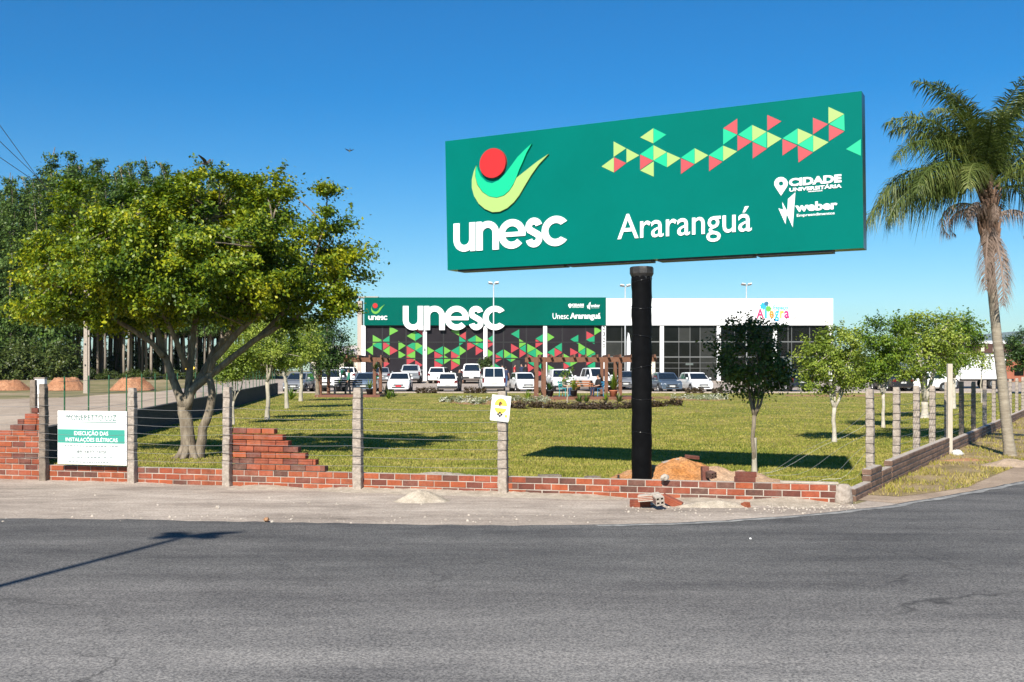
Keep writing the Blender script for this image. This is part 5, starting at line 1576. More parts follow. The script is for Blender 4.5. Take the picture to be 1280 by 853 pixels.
# panels left of the number column and glass right of it
vert = {0: [478, 507.6], 1: [554.4, 583], 2: [629.4, 658], 3: [703, 732.3], 4: [777.2, 803], 5: [848.5, 862.5, 875], 6: [918, 945], 7: [985, 989.5, 1012]}
rows_l = [407.8, 428, 448.2, 476.5]
rows_r = [407.8, 427.5, 446.5, 476.5]
rg = random.Random(13)
for b in range(8):
    x0 = cols[b][0] + cols[b][1] + .1; x1 = cols[b + 1][0] - cols[b + 1][1] - .1
    xs = [x0] + vert[b] + [x1]
    rows = rows_l if b < 4 else rows_r
    for i in range(len(xs) - 1):
        for j in range(3):
            if b < 4: m = 'charcoal'
            else: m = rg.choices(['pane', 'pane_mid'], [5, 1])[0]
            if b == 7 and i in (0, 1) and j == 2: m = 'pane_pale'
            if b == 5 and i == 3: m = 'pane_mid'
            fbox("window_pane" if b > 3 else "wall_panel", m, xs[i] + .35, rows[j] + .35, xs[i + 1] - .35, rows[j + 1] - .35, -.08, .0 + rg.uniform(0, .006))
    mm_ = 'mullion' if b < 4 else 'mullion_grey'
    for v in vert[b]: fbox("mullion", mm_, v - (.75 if b < 4 else .3), 408.3, v + (.75 if b < 4 else .3), 476.6, -.05, .03)
    for h_ in rows[1:3]: fbox("transom", mm_, x0, h_ - .7, x1, h_ + .7, -.05, .036)
    if b in (4, 5): 
        for h_ in (453.8, 460.5): fbox("transom", mm_, x0, h_ - .22, x1, h_ + .22, -.05, .036)
    fbox("backing", 'mullion', x0 - .4, 408.3, x1 + .4, 476.8, -.3, -.1)
# entrance doors
fbox("door", 'black', 640.3, 450.3, 645, 476.6, .0, .02); fbox("door", 'black', 645.3, 450.3, 650, 476.6, .0, .02)
fbox("door", 'cream_wall', 812, 450, 819, 476.6, .0, .03)
fbox("door", 'pane_pale', 857, 454.3, 866.5, 456.6, .0, .012)
# coloured triangles stuck on the panels
FT = {450: "G420,90,222,545 G182,215,362,310 T420,225,362,320 T308,296,432,182 G185,362,502,85 R328,300,430,420 G422,372,508,328 R425,372,502,540 G548,300,435,650 G548,440,560,650 G785,160,300,665 T785,160,300,890 R890,90,212,790 T785,305,435,668 G787,305,437,890 R663,372,505,780 G785,440,575,663 T890,365,500,787 R663,510,645,783 R785,575,710,890 R340,568,680,420",
      525: "G105,380,500,205 T333,372,505,205 G340,380,500,440 R205,448,575,325 T330,510,640,205 R205,578,715,325 G340,500,632,440 T560,372,510,440 G562,372,510,660 R442,445,580,560 G565,505,642,442 R442,580,715,560 G558,95,228,440 R660,165,290,560 T558,232,370,655 T790,220,360,672 G792,220,360,900 R672,300,435,785 T900,300,418,790 R792,372,505,900",
      600: "T205,205,335,110 R108,275,400,210 G110,418,538,205 T330,420,550,225 G340,420,550,440 R222,490,610,325 T440,478,600,345 G442,475,600,540 T558,135,268,440 G558,270,400,660 T660,345,470,560 R442,340,470,555 R562,415,540,660 G672,340,470,795 T795,410,540,672 G797,410,550,895 R672,485,615,780 T895,205,330,790 R790,275,400,895 R678,620,750,770 T780,545,668,680 T900,590,730,830 R832,725,800,905 G103,640,730,0 G212,625,725,105 T214,622,725,290",
      675: "G105,185,310,205 T205,395,530,105 T320,320,460,208 R208,400,530,320 T545,212,345,430 R655,160,285,770 G773,90,220,872 T775,225,345,655 G547,325,460,650 T645,400,525,550 R547,470,600,650 R430,400,530,545 G660,395,525,780 T785,460,590,680 G335,480,590,430 T430,535,665,335 G432,540,665,535 R335,610,715,425 T785,590,725,670 R655,685,770,740 R655,560,650,740 G115,640,740,205 R105,478,560,200"}
for ox, sx in FT.items():
    for i, t in enumerate(sx.split()):
        e, a, b, ap = map(float, t[1:].split(','))
        cpx = lambda v: ox + v / 11.378
        cpy = lambda v: 400 + v / 11.378
        if abs(ap - e) < 60: continue
        pts = [(bx_(cpx(e)), bz_(cpy(b))), (bx_(cpx(e)), bz_(cpy(a))), (bx_(cpx(ap)), bz_(cpy((a + b) / 2)))]
        mb = MB(); mb.prism(ffr, [pts], .012 + .0012 * (i % 5), .018 + .0012 * (i % 5))
        mb.build("triangle", {'G': 'f_lime', 'T': 'f_green', 'R': 'f_red'}[t[0]], bd, world=True)
# lettering on the fascia
unesc_letters(ffr, (bx_(504.2), bz_(413), bx_(632), bz_(383)), bd, .10, .36)
unesc_letters(ffr, (bx_(461), bz_(400.3), bx_(485.3), bz_(395.2)), bd, .03, .351, name='lettering', joined=True)
def mini(a, b): return (bx_(464.6 + (a - 165) / 510 * 17.4), bz_(380.5 + (b - 140) / 400 * 12.6))
mb = MB(); mb.prism(ffr, [[mini(*p) for p in SW_OUT]], .351, .38); mb.build("emblem_swoosh", 'f_lime', bd, world=True)
c_ = (bx_(469.6), bz_(382.6)); mb = MB(); mb.prism(ffr, [arc(c_[0], c_[1], .25, 0, 360, 24)[:-1]], .351, .39); mb.build("emblem_ball", 'red', bd, world=True)
put_text("lettering", "Unesc", ffr, (bx_(690.6), bz_(399.2), bx_(710.5), bz_(392)), 'letter_white', bd, .02, .351)
put_text("lettering", "Araranguá", ffr, (bx_(712.3), bz_(401), bx_(750.3), bz_(391.6)), 'letter_white', bd, .02, .351, bold=.035)
put_text("lettering", "CIDADE", ffr, (bx_(714.5), bz_(383.4), bx_(729.6), bz_(380.2)), 'letter_white', bd, .02, .351, bold=.04)
put_text("lettering", "UNIVERSITÁRIA", ffr, (bx_(714.5), bz_(385.1), bx_(729.6), bz_(383.6)), 'letter_white', bd, .02, .351, bold=.03)
mb = MB(); mb.prism(ffr, [[(bx_(712.2), bz_(385.9))] + [(bx_(712.2) + .17 * math.cos(t), bz_(382.2) + .17 * math.sin(t)) for t in np.linspace(math.radians(-35), math.radians(215), 14)]], .351, .371); mb.build("pin_emblem", 'letter_white', bd, world=True)
mb = MB(); mb.prism(ffr, [[(bx_(733 + a), bz_(382.5 - b)) for a, b in ((0, 0), (1.2, -.6), (1.4, 1.2), (2.3, -.9), (2.7, 2.8), (4.9, 4.6), (3.9, -5.4), (2.3, -2.6), (1.7, -4.2))]], .351, .371); mb.build("bolt_emblem", 'letter_white', bd, world=True)
put_text("lettering", "weber", ffr, (bx_(738), bz_(384.2), bx_(749.6), bz_(380.6)), 'letter_white', bd, .02, .351, bold=.03)
put_text("lettering", "Empreendimentos", ffr, (bx_(738.6), bz_(386), bx_(748.6), bz_(384.8)), 'letter_white', bd, .02, .351)
for i, d in enumerate("2320"): put_text("lettering", d, ffr, (bx_(753.1), bz_(413.2 + i * 7.3), bx_(756.2), bz_(407.8 + i * 7.3)), 'black', bd, .01, .222, bold=.02)
for c, d, py in ((531.3, "1", 437.5), (681.3, "2", 437.5), (827, "3", 437)): put_text("lettering", d, ffr, (bx_(c - .8), bz_(py + 1.9), bx_(c + .9), bz_(py - 1.9)), 'black', bd, .01, .222, bold=.02)
# colourful sign at the right end
for k, (dx, dy, r_, m) in enumerate(((953.5, 383, 5.0, 'es_blue'), (959.5, 386.5, 4.2, 'es_green'), (957, 380, 3.2, 'es_navy'))):
    if m not in MT: MT[m] = mat(m, dict(es_blue=(.02, .34, .66), es_green=(.10, .36, .05), es_navy=(.03, .13, .22))[m], .5)
    ph_ = k * 1.1
    pts = []
    for t in np.linspace(0, 6.283, 36)[:-1]:
        rad = r_ / F * YB * (.86 + .14 * math.sin(7 * t + ph_)); pts.append((bx_(dx) + rad * math.cos(t), bz_(dy) + rad * math.sin(t)))
    mb = MB(); mb.prism(ffr, [pts], .341, .348 + .004 * k); mb.build("flower_emblem", m, bd, world=True)
put_text("lettering", "Espaço", ffr, (bx_(965.5), bz_(389), bx_(984), bz_(382.2)), 'es_blue', bd, .01, .341, bold=.03)
for ch, a, b, c, d, col in (("A", 944.5, 386.5, 954, 398.3, (.62, .02, .12)), ("l", 955, 385.5, 957.5, 398.3, (.02, .34, .66)), ("e", 960.5, 389, 966.3, 398.3, (.75, .22, .02)), ("g", 967.2, 389, 972.6, 402, (.02, .34, .66)), ("r", 974, 389, 978.8, 398.3, (.78, .36, .02)), ("a", 979, 389, 985.6, 398.3, (.62, .02, .16))):
    m = 'es_' + ch + str(int(a)); MT[m] = mat("sign_colour_" + str(int(a)), col, .5)
    put_text("letter", ch, ffr, (bx_(a), bz_(d), bx_(c), bz_(b)), m, bd, .01, .341, bold=.03)
mb = MB(); mb.prism(ffr, [[(bx_(989), bz_(400)), (bx_(989.8), bz_(400.4)), (bx_(994.8), bz_(396)), (bx_(994.2), bz_(395.6))]], .341, .35); mb.build("stroke_mark", 'f_red', bd, world=True)

# parking lot lamps
def lot_lamp(px, top, label):
    y = 85.0; z0 = gh(y)
    t = thing("lamp_post", label, "lamp post", (X(px, y), y, z0), 0, "lamp posts in the car park")
    h_ = Z(top, y) - z0
    mb = MB(); mb.tube([(0, 0, 0), (0, 0, h_ * .55), (0, 0, h_)], [.085, .06, .045], 10); mb.build("post", 'steel', t, smooth=True)
    mb = MB(); mb.box((0, 0, h_ - .02), (.5, .06, .06)); mb.build("arm", 'steel', t)
    for s in (-1, 1):
        mb = MB(); mb.box((s * .26, -.05, h_ + .06), (.34, .42, .10), M=Matrix.Rotation(s * -.18, 3, 'Y') @ Matrix.Rotation(-.25, 3, 'X')); mb.build("floodlight", 'steel', t, bevel=.02)
lot_lamp(617, 355, "twin-headed lamp post in front of the big white letters")
lot_lamp(781.5, 358, "twin-headed lamp post half hidden by the billboard pole")
lot_lamp(933, 356.5, "twin-headed lamp post rising behind the dark shaded tree")

# feather flag
y = 84.0; ff = thing("feather_flag", "white feather flag standing beside the billboard pole, in front of the hall", "flag", (X(783.5, y), y, gh(y)))
mb = MB(); mb.tube([(0, 0, 0), (0, 0, 3), (.02, 0, 4.0), (.1, 0, 4.55)], .02, 6); mb.build("mast", 'steel', ff)
mb = MB(); f3 = lambda u, v, d=0.0: Vector((u, d + .05 * math.sin(v * 3), v))
mb.prism(f3, [[(.02, 1.0), (.22, 1.15), (.28, 2.0), (.30, 3.0), (.28, 3.9), (.2, 4.5), (.1, 4.6), (.03, 4.2), (.03, 3.0), (.03, 2.0)]], -.01, .01); mb.build("cloth", 'flag', ff)

# ------------------------------------------------------------------ neighbours and far things
fb = thing("house", "low cream house with pale roof left of the hall", "house", (X(424, 128), 128, .65))
mb = MB(); mb.box((0, 4, 1.5), (7.4, 8, 3.0)); mb.build("wall", 'cream_wall', fb)
mb = MB(); mb.add([(-4, -.4, 3.0), (4, -.4, 3.0), (4, 8.4, 3.0), (-4, 8.4, 3.0), (-4, 4, 4.2), (4, 4, 4.2)], [(0, 1, 5, 4), (2, 3, 4, 5), (0, 4, 3), (1, 2, 5), (3, 2, 1, 0)]); mb.build("roof", 'roof_tile', fb)
for k in (-1.6, 1.2):
    mb = MB(); mb.box((k, -.03, 1.6), (1.2, .1, 1.1)); mb.build("window", 'pane', fb)
sh = thing("warehouse", "white shed with dark brown fascia behind the truck at the right", "warehouse", (X(1252, 112), 112, .65))
mb = MB(); mb.box((0, 6, 1.45), (7.6, 12, 2.9)); mb.build("wall", 'facade_white', sh)
mb = MB(); mb.box((0, 5.95, 3.42), (8.0, 12.4, 1.0)); mb.build("fascia", 'brown_band', sh)
mb = MB(); mb.box((-1.2, 6, 4.1), (5.0, 9, .34)); mb.build("roof", 'facade_white', sh)
for k in (-2.2, -.9):
    mb = MB(); mb.box((k, -.27, 3.45), (.35, .06, .75)); mb.build("fascia_panel", 'cream_wall', sh)
lo = thing("brick_outbuilding", "low red brick outbuilding at the right edge beyond the fence", "outbuilding", (X(1285, 100), 100, .55))
mb = MB(); mb.box((0, 2, 1.2), (4.6, 4, 2.4)); mb.build("wall", 'brick_far', lo)
mb = MB(); mb.box((0, 2, 2.48), (5.0, 4.5, .16)); mb.build("roof", 'roof_tile', lo)
mb = MB(); mb.box((-.9, -.02, 1.1), (.9, .08, 1.0)); mb.build("window", 'pane', lo)
# distant hill
mb = MB(); vs, fs = [], []
nx, ny = 60, 10
for j in range(ny + 1):
    for i in range(nx + 1):
        x = 600 + 5200 * i / nx; yv = 7600 + 1800 * j / ny
        e = math.sin(math.pi * j / ny) ** .8
        z = e * (60 + 230 * math.exp(-((x - 4050) / 900) ** 2) + 330 * math.exp(-((x - 5300) / 800) ** 2) + 40 * mnoise.noise(Vector((x / 500, yv / 500, 1)))) * min(1, i / 8)
        vs.append((x, yv, z - 4))
for j in range(ny):
    for i in range(nx): fs.append((j * (nx + 1) + i, j * (nx + 1) + i + 1, (j + 1) * (nx + 1) + i + 1, (j + 1) * (nx + 1) + i))
mb.add(vs, fs)
tag(mb.build("hill", 'hill', smooth=True), kind='structure')

# ------------------------------------------------------------------ flower beds and plants on the lawn
def bed(name, label, cat, c, rx, ry, h, matn, n, seed, arcpts=None, leaf=.1):
    rng = np.random.default_rng(seed)
    if arcpts is None:
        lobes = []
        for k in range(26):
            a = rng.uniform(0, 6.28); q = math.sqrt(rng.random())
            lobes.append((c[0] + rx * q * math.cos(a), c[1] + ry * q * math.sin(a), h * .45, rx * .22, ry * .3, h * .55))
    else:
        lobes = [(p[0], p[1], h * .45, .34, .30, h * .55) for p in arcpts]
    V, Q, _ = crown_arrays(rng, lobes, n, leaf, leaf * .6, .16, 140 if arcpts is None else 320, up=.8, sprays=0)
    return tag(link(name, np_mesh(name, V, Q, matn)), label, cat, kind='stuff')
p = G(622, 502.5); blob_sheet("mulch", p, 3.0, 4.2, .007, 'earth', seed=1)
bed("flower_bed", "oval bed of white and green flowers behind the poster post", "flower bed", p, 2.6, 3.6, .22, 'petal', 6500, 61)
p = G(880, 498.5); blob_sheet("mulch", (p[0] - .8, p[1] + 1), 2.4, 5.0, .007, 'earth', seed=2)
bed("flower_bed", "oval bed of white flowers on the lawn right of the billboard pole", "flower bed", p, 1.7, 2.8, .2, 'petal', 4200, 62)
hedge = []
for k in range(44):
    t = k / 43; px = 642 + 204 * t; py = 508.5 + 4.2 * math.sin(math.pi * t) ** 1 + (2 if t < .1 else 0) - (1.2 * t)
    hedge.append(G(px, py))
bed("low_hedge", "curved low bronze-leaved hedge in front of the right pergola", "hedge", None, 0, 0, .26, 'leaf_brown', 9000, 63, hedge)
p = G(1045, 495); blob_sheet("mulch", p, 3.6, 2.4, .007, 'earth', seed=3)
p = G(728, 501.5); blob_sheet("mulch", p, 4.6, 3.0, .0065, 'verge', seed=4)
# row of small shrubs at the kerb
rng = np.random.default_rng(71)
sv2 = []
for k in range(3):
    V, Q, _ = crown_arrays(rng, [(0, 0, .2, .22, .22, .2)], 260, .12, .07, .12, 14)
    sv2.append(np_mesh("foliage", V, Q, 'leaf_brown'))
for k, px in enumerate((523, 530, 537, 543, 583, 590, 597, 604, 675, 860, 868, 876, 893, 900)):
    yk = 73.0
    root = thing("small_shrub", "small dark clipped shrub in the row along the car park kerb", "shrub", (X(px, yk), yk, 0), rr.uniform(0, 6), "small shrubs along the car park kerb")
    link("foliage", sv2[k % 3], root)
def spiky(name, label, x, y, n, L, matn, seed, group=None, spread=.8, pot=None):
    r = random.Random(seed)
    root = thing(name, label, "plant", (x, y, gh(y)), 0, group)
    z0 = 0
    if pot:
        mb = MB(); mb.lathe((0, 0, 0), [(.17, 0), (.24, .3), (.27, .32), (.27, .36), (.22, .36)], 14); mb.build("pot", pot, root, smooth=True); z0 = .34
    mb = MB()
    for k in range(n):
        a = r.uniform(0, 6.28); e = r.uniform(.5, 1.45); l = L * r.uniform(.6, 1.1)
        d = Vector((math.cos(a) * math.cos(e), math.sin(a) * math.cos(e), math.sin(e)))
        w = Vector((-math.sin(a), math.cos(a), 0)) * .035
        b = Vector((0, 0, z0)); m1 = b + d * l * .55; t = b + d * l + Vector((0, 0, -.2 * l * math.cos(e)))
        mb.add([b - w * .6, b + w * .6, m1 + w, m1 - w, t], [(0, 1, 2, 3), (3, 2, 4)])
    mb.build("leaves", matn, root)
    return root
GP = "spiky plants round the pergola"
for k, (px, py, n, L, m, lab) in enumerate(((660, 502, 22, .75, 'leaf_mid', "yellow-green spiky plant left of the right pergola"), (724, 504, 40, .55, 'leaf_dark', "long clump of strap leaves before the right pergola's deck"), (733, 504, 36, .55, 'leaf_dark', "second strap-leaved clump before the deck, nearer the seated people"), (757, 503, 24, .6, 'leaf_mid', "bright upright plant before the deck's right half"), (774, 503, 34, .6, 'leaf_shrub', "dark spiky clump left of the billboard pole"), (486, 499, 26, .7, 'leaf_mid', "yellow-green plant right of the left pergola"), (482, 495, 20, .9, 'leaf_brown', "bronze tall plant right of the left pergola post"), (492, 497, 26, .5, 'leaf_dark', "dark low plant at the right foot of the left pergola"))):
    x, y = G(px, py); spiky("spiky_plant", lab, x, y, n, L, m, 300 + k)
x, y = G(364, 500); spiky("spiky_plant", "broad green clump between the lawn trees on the left", x, y, 30, .9, 'leaf_mid', 340)
small_tree("shrub", "small round-headed shrub tree behind the white van", "shrub", X(607, 86), 86, 1.2, 4, [(0, 0, 1.9, .5, .5, .55), (.1, 0, 2.2, .35, .35, .35)], 'leaf_shrub', 'bark', 1800, .16, 77, None, tr=.04, clump=.25, ncl=40, sprays=12)
small_tree("sapling", "slim staked sapling standing before the right pergola's deck", "sapling", *G(709, 504), .9, 2, [(0, 0, 1.3, .25, .25, .3)], 'leaf_mid', 'bark_pale', 160, .12, 78, None, tr=.03, ncl=12, sprays=4)

# ------------------------------------------------------------------ pergolas and furniture
def pergola(label, x0, x1, y, depth, posts, zt, nr):
    root = thing("pergola", label, "pergola", ((x0 + x1) / 2, y, 0))
    cx_ = (x0 + x1) / 2
    mb = MB(); mb.box((0, depth / 2, .08), (x1 - x0 + .3, depth + .3, .16)); mb.build("deck", 'deck', root)
    for px in posts:
        for dy in (.1, depth - .1):
            mb = MB(); mb.box((px - cx_, dy, zt / 2 + .05), (.19, .19, zt - .1)); mb.build("post", 'pergola', root, bevel=.01)
    for dy in (.1, depth - .1):
        mb = MB(); mb.box((0, dy, zt - .14), (x1 - x0 + .8, .12, .26)); mb.build("beam", 'pergola', root)
    for k in range(nr):
        mb = MB(); xr = -(x1 - x0) / 2 - .25 + (x1 - x0 + .5) * k / (nr - 1)
        mb.box((xr, depth / 2, zt + .05), (.09, depth + .8, .17)); mb.build("rafter", 'pergola', root)
    return root
YP = 57.0
pergola("long timber pergola with deck and seats in front of the hall, behind the billboard pole", X(666, YP), X(812, YP), YP, 3.0, [X(671, YP), X(716, YP) * 0 + X(680.5, YP), X(758, YP), X(775.5, YP), X(808, YP)], 2.38, 12)
YQ = 62.0
pergola("timber pergola with dark deck beneath the dark tree on the left", X(397, YQ), X(472, YQ), YQ, 3.0, [X(400, YQ), X(468, YQ)], 2.42, 7)
spiky("hanging_plant", "dark trailing plant hung from the left pergola's right post", X(470, YQ - .2), YQ - .25, 24, .6, 'leaf_dark', 351).location.z = 1.7
spiky("potted_plant", "green plant in a dark pot on the left pergola's deck", X(462, YQ + .3), YQ + .4, 26, .7, 'leaf_mid', 352, pot='trim').location.z = .16
spiky("potted_plant", "tall broad plant in a terracotta pot by the right pergola posts", X(767, YP + .4), YP + .5, 40, 1.35, 'leaf_mid', 353, pot='terracotta').location.z = .16
spiky("potted_plant", "leafy plant in a dark pot at the left end of the right pergola", X(687, YP + .4), YP + .5, 30, .7, 'leaf_dark', 354, pot='trim').location.z = .16
spiky("potted_plant", "yellowing palm plant between the two seated people", X(716, YP + .8), YP + .8, 34, .9, 'leaf_pale', 355, pot='trim').location.z = .16
def chair(label, x, y, z, rz, matn):
    t = thing("chair", label, "chair", (x, y, z), rz, "metal chairs on the pergola deck")
    for sx in (-1, 1):
        for sy in (-1, 1):
            mb = MB(); mb.tube([(sx * .21, sy * .2, 0), (sx * .19, sy * .18, .44)], .018, 6); mb.build("leg", matn, t)
        mb = MB(); mb.tube([(sx * .19, .2, .44), (sx * .19, .27, .86)], .018, 6); mb.build("back_post", matn, t)
        mb = MB(); mb.box((sx * .23, 0, .64), (.05, .44, .03)); mb.build("armrest", matn, t)
    mb = MB(); mb.box((0, 0, .455), (.46, .44, .03)); mb.build("seat", matn, t)
    for k in range(3):
        mb = MB(); mb.box((0, .225 + .022 * k, .56 + .12 * k), (.44, .02, .09)); mb.build("back_slat", matn, t)
    return t
chair("teal metal chair with a person seated on it", X(705, YP + 1), YP + 1, .16, math.radians(60), 'teal_metal')
chair("blue metal chair with a person in black seated on it", X(748, YP + 1), YP + 1, .16, math.radians(-60), 'blue_metal')
tb_ = thing("table", "slatted wooden table between the two seated people", "table", (X(730, YP + 1.2), YP + 1.2, .16))
for k in range(5):
    mb = MB(); mb.box((0, -.3 + .15 * k, .72), (1.1, .13, .035)); mb.build("plank", 'table_wood', tb_)
for sx in (-1, 1):
    for sy in (-1, 1):
        mb = MB(); mb.box((sx * .45, sy * .28, .35), (.07, .07, .70)); mb.build("leg", 'table_wood', tb_)
bn = thing("bench", "slatted wooden bench behind the table on the pergola deck", "bench", (X(727, YP + 2.2), YP + 2.2, .16))
for k in range(3):
    mb = MB(); mb.box((0, -.14 + .14 * k, .45), (1.3, .12, .035)); mb.build("slat", 'table_wood', bn)
for k in range(3):
    mb = MB(); mb.box((0, .24, .58 + .13 * k), (1.3, .03, .10)); mb.build("slat", 'table_wood', bn)
for sx in (-1, 1):
    mb = MB(); mb.box((sx * .55, .05, .215), (.07, .4, .43)); mb.build("leg", 'table_wood', bn)
for k, px in enumerate((425, 444)):
    t = thing("bench", ["dark slatted bench on the left pergola's deck, nearer the tree", "dark slatted bench on the left pergola's deck, nearer the pergola's right post"][k], "bench", (X(px, YQ + 1.2), YQ + 1.2, .16))
    for q in range(3):
        mb = MB(); mb.box((0, -.14 + .14 * q, .45), (.8, .12, .035)); mb.build("slat", 'trim', t)
        mb = MB(); mb.box((0, .24, .58 + .13 * q), (.8, .03, .10)); mb.build("slat", 'trim', t)
    for sx in (-1, 1):
        mb = MB(); mb.box((sx * .33, .05, .215), (.06, .4, .43)); mb.build("leg", 'trim', t)

# ------------------------------------------------------------------ cars
def loft(mb, sts, cap=True, mi=0):
    """stations: (y, half width, z bottom, z top, crown)"""
    vs, fs = [], []
    n = 12
    for y, hw, zb, zt, cr in sts:
        dz = zt - zb
        half = [(0, zb), (.82 * hw, zb), (.97 * hw, zb + .14 * dz), (hw, zb + .5 * dz), (.975 * hw, zb + .84 * dz), (.87 * hw, zt), (0, zt + cr)]
        loop = half + [(-x, z) for x, z in half[5:0:-1]]
        vs += [(x, y, z) for x, z in loop]
    for i in range(len(sts) - 1):
        for k in range(n): fs.append((i * n + k, i * n + (k + 1) % n, (i + 1) * n + (k + 1) % n, (i + 1) * n + k))
    fs.append(tuple(range(n))); fs.append(tuple((len(sts) - 1) * n + k for k in range(n - 1, -1, -1)))
    mb.add(vs, fs, mi)

KIND = dict(
    hatch=dict(L=3.85, W=1.66, H=1.46, belt=.93, yr0=-1.83, yr1=-1.50, yf1=.15, yf0=.98, hood=.88, nose=.66, rear=.93, wr=.31, wb=1.22),
    box=dict(L=3.65, W=1.56, H=1.43, belt=.92, yr0=-1.77, yr1=-1.52, yf1=.10, yf0=.82, hood=.88, nose=.72, rear=.92, wr=.29, wb=1.16),
    sedan=dict(L=4.4, W=1.74, H=1.46, belt=.94, yr0=-1.72, yr1=-1.05, yf1=.30, yf0=1.12, hood=.90, nose=.66, rear=1.0, wr=.32, wb=1.32),
    suv=dict(L=4.4, W=1.84, H=1.70, belt=1.08, yr0=-2.10, yr1=-1.82, yf1=.22, yf0=1.0, hood=1.04, nose=.84, rear=1.08, wr=.36, wb=1.32),
    van=dict(L=4.2, W=1.74, H=1.84, belt=1.08, yr0=-2.07, yr1=-1.98, yf1=.35, yf0=1.05, hood=1.0, nose=.78, rear=1.08, wr=.32, wb=1.28),
    pickup=dict(L=5.1, W=1.85, H=1.78, belt=1.10, yr0=-.72, yr1=-.52, yf1=.75, yf0=1.42, hood=1.08, nose=.88, rear=1.12, wr=.38, wb=1.55))
def wheel_meshes(r):
    t = MB()
    prof = [(r * .62, -.09), (r * .93, -.10), (r, -.07), (r, .07), (r * .93, .10), (r * .62, .09)]
    n = 20; vs, fs = [], []
    for rad, x in prof:
        for k in range(n): vs.append((x, rad * math.cos(2 * math.pi * k / n), rad * math.sin(2 * math.pi * k / n)))
    for i in range(len(prof) - 1):
        for k in range(n): fs.append((i * n + k, i * n + (k + 1) % n, (i + 1) * n + (k + 1) % n, (i + 1) * n + k))
    t.add(vs, fs)
    t.tube([(-.085, 0, 0), (.085, 0, 0)], r * .63, 16)
    tm = t.mesh("wheel", 'tyre')
    q = MB(); q.tube([(-.01, 0, 0), (.012, 0, 0)], [r * .56, r * .50], 16)
    for k in range(5):
        a = k * 2 * math.pi / 5
        q.box((.016, math.cos(a) * r * .3, math.sin(a) * r * .3), (.02, r * .5, r * .13), M=Matrix.Rotation(a, 3, 'X'))
    return tm, q.mesh("rim", 'rim')
WHEELS = {}
def quad_panel(mb, pts, off, thick=.01):
    P = [Vector(p) for p in pts]
    nrm = (P[1] - P[0]).cross(P[-1] - P[0]).normalized()
    n = len(P)
    vs = [p + nrm * off for p in P] + [p + nrm * (off - thick) for p in P]
    fs = [tuple(range(n)), tuple(range(2 * n - 1, n - 1, -1))] + [(i + n, (i + 1) % n + n, (i + 1) % n, i) for i in range(n)]
    mb.add(vs, fs)

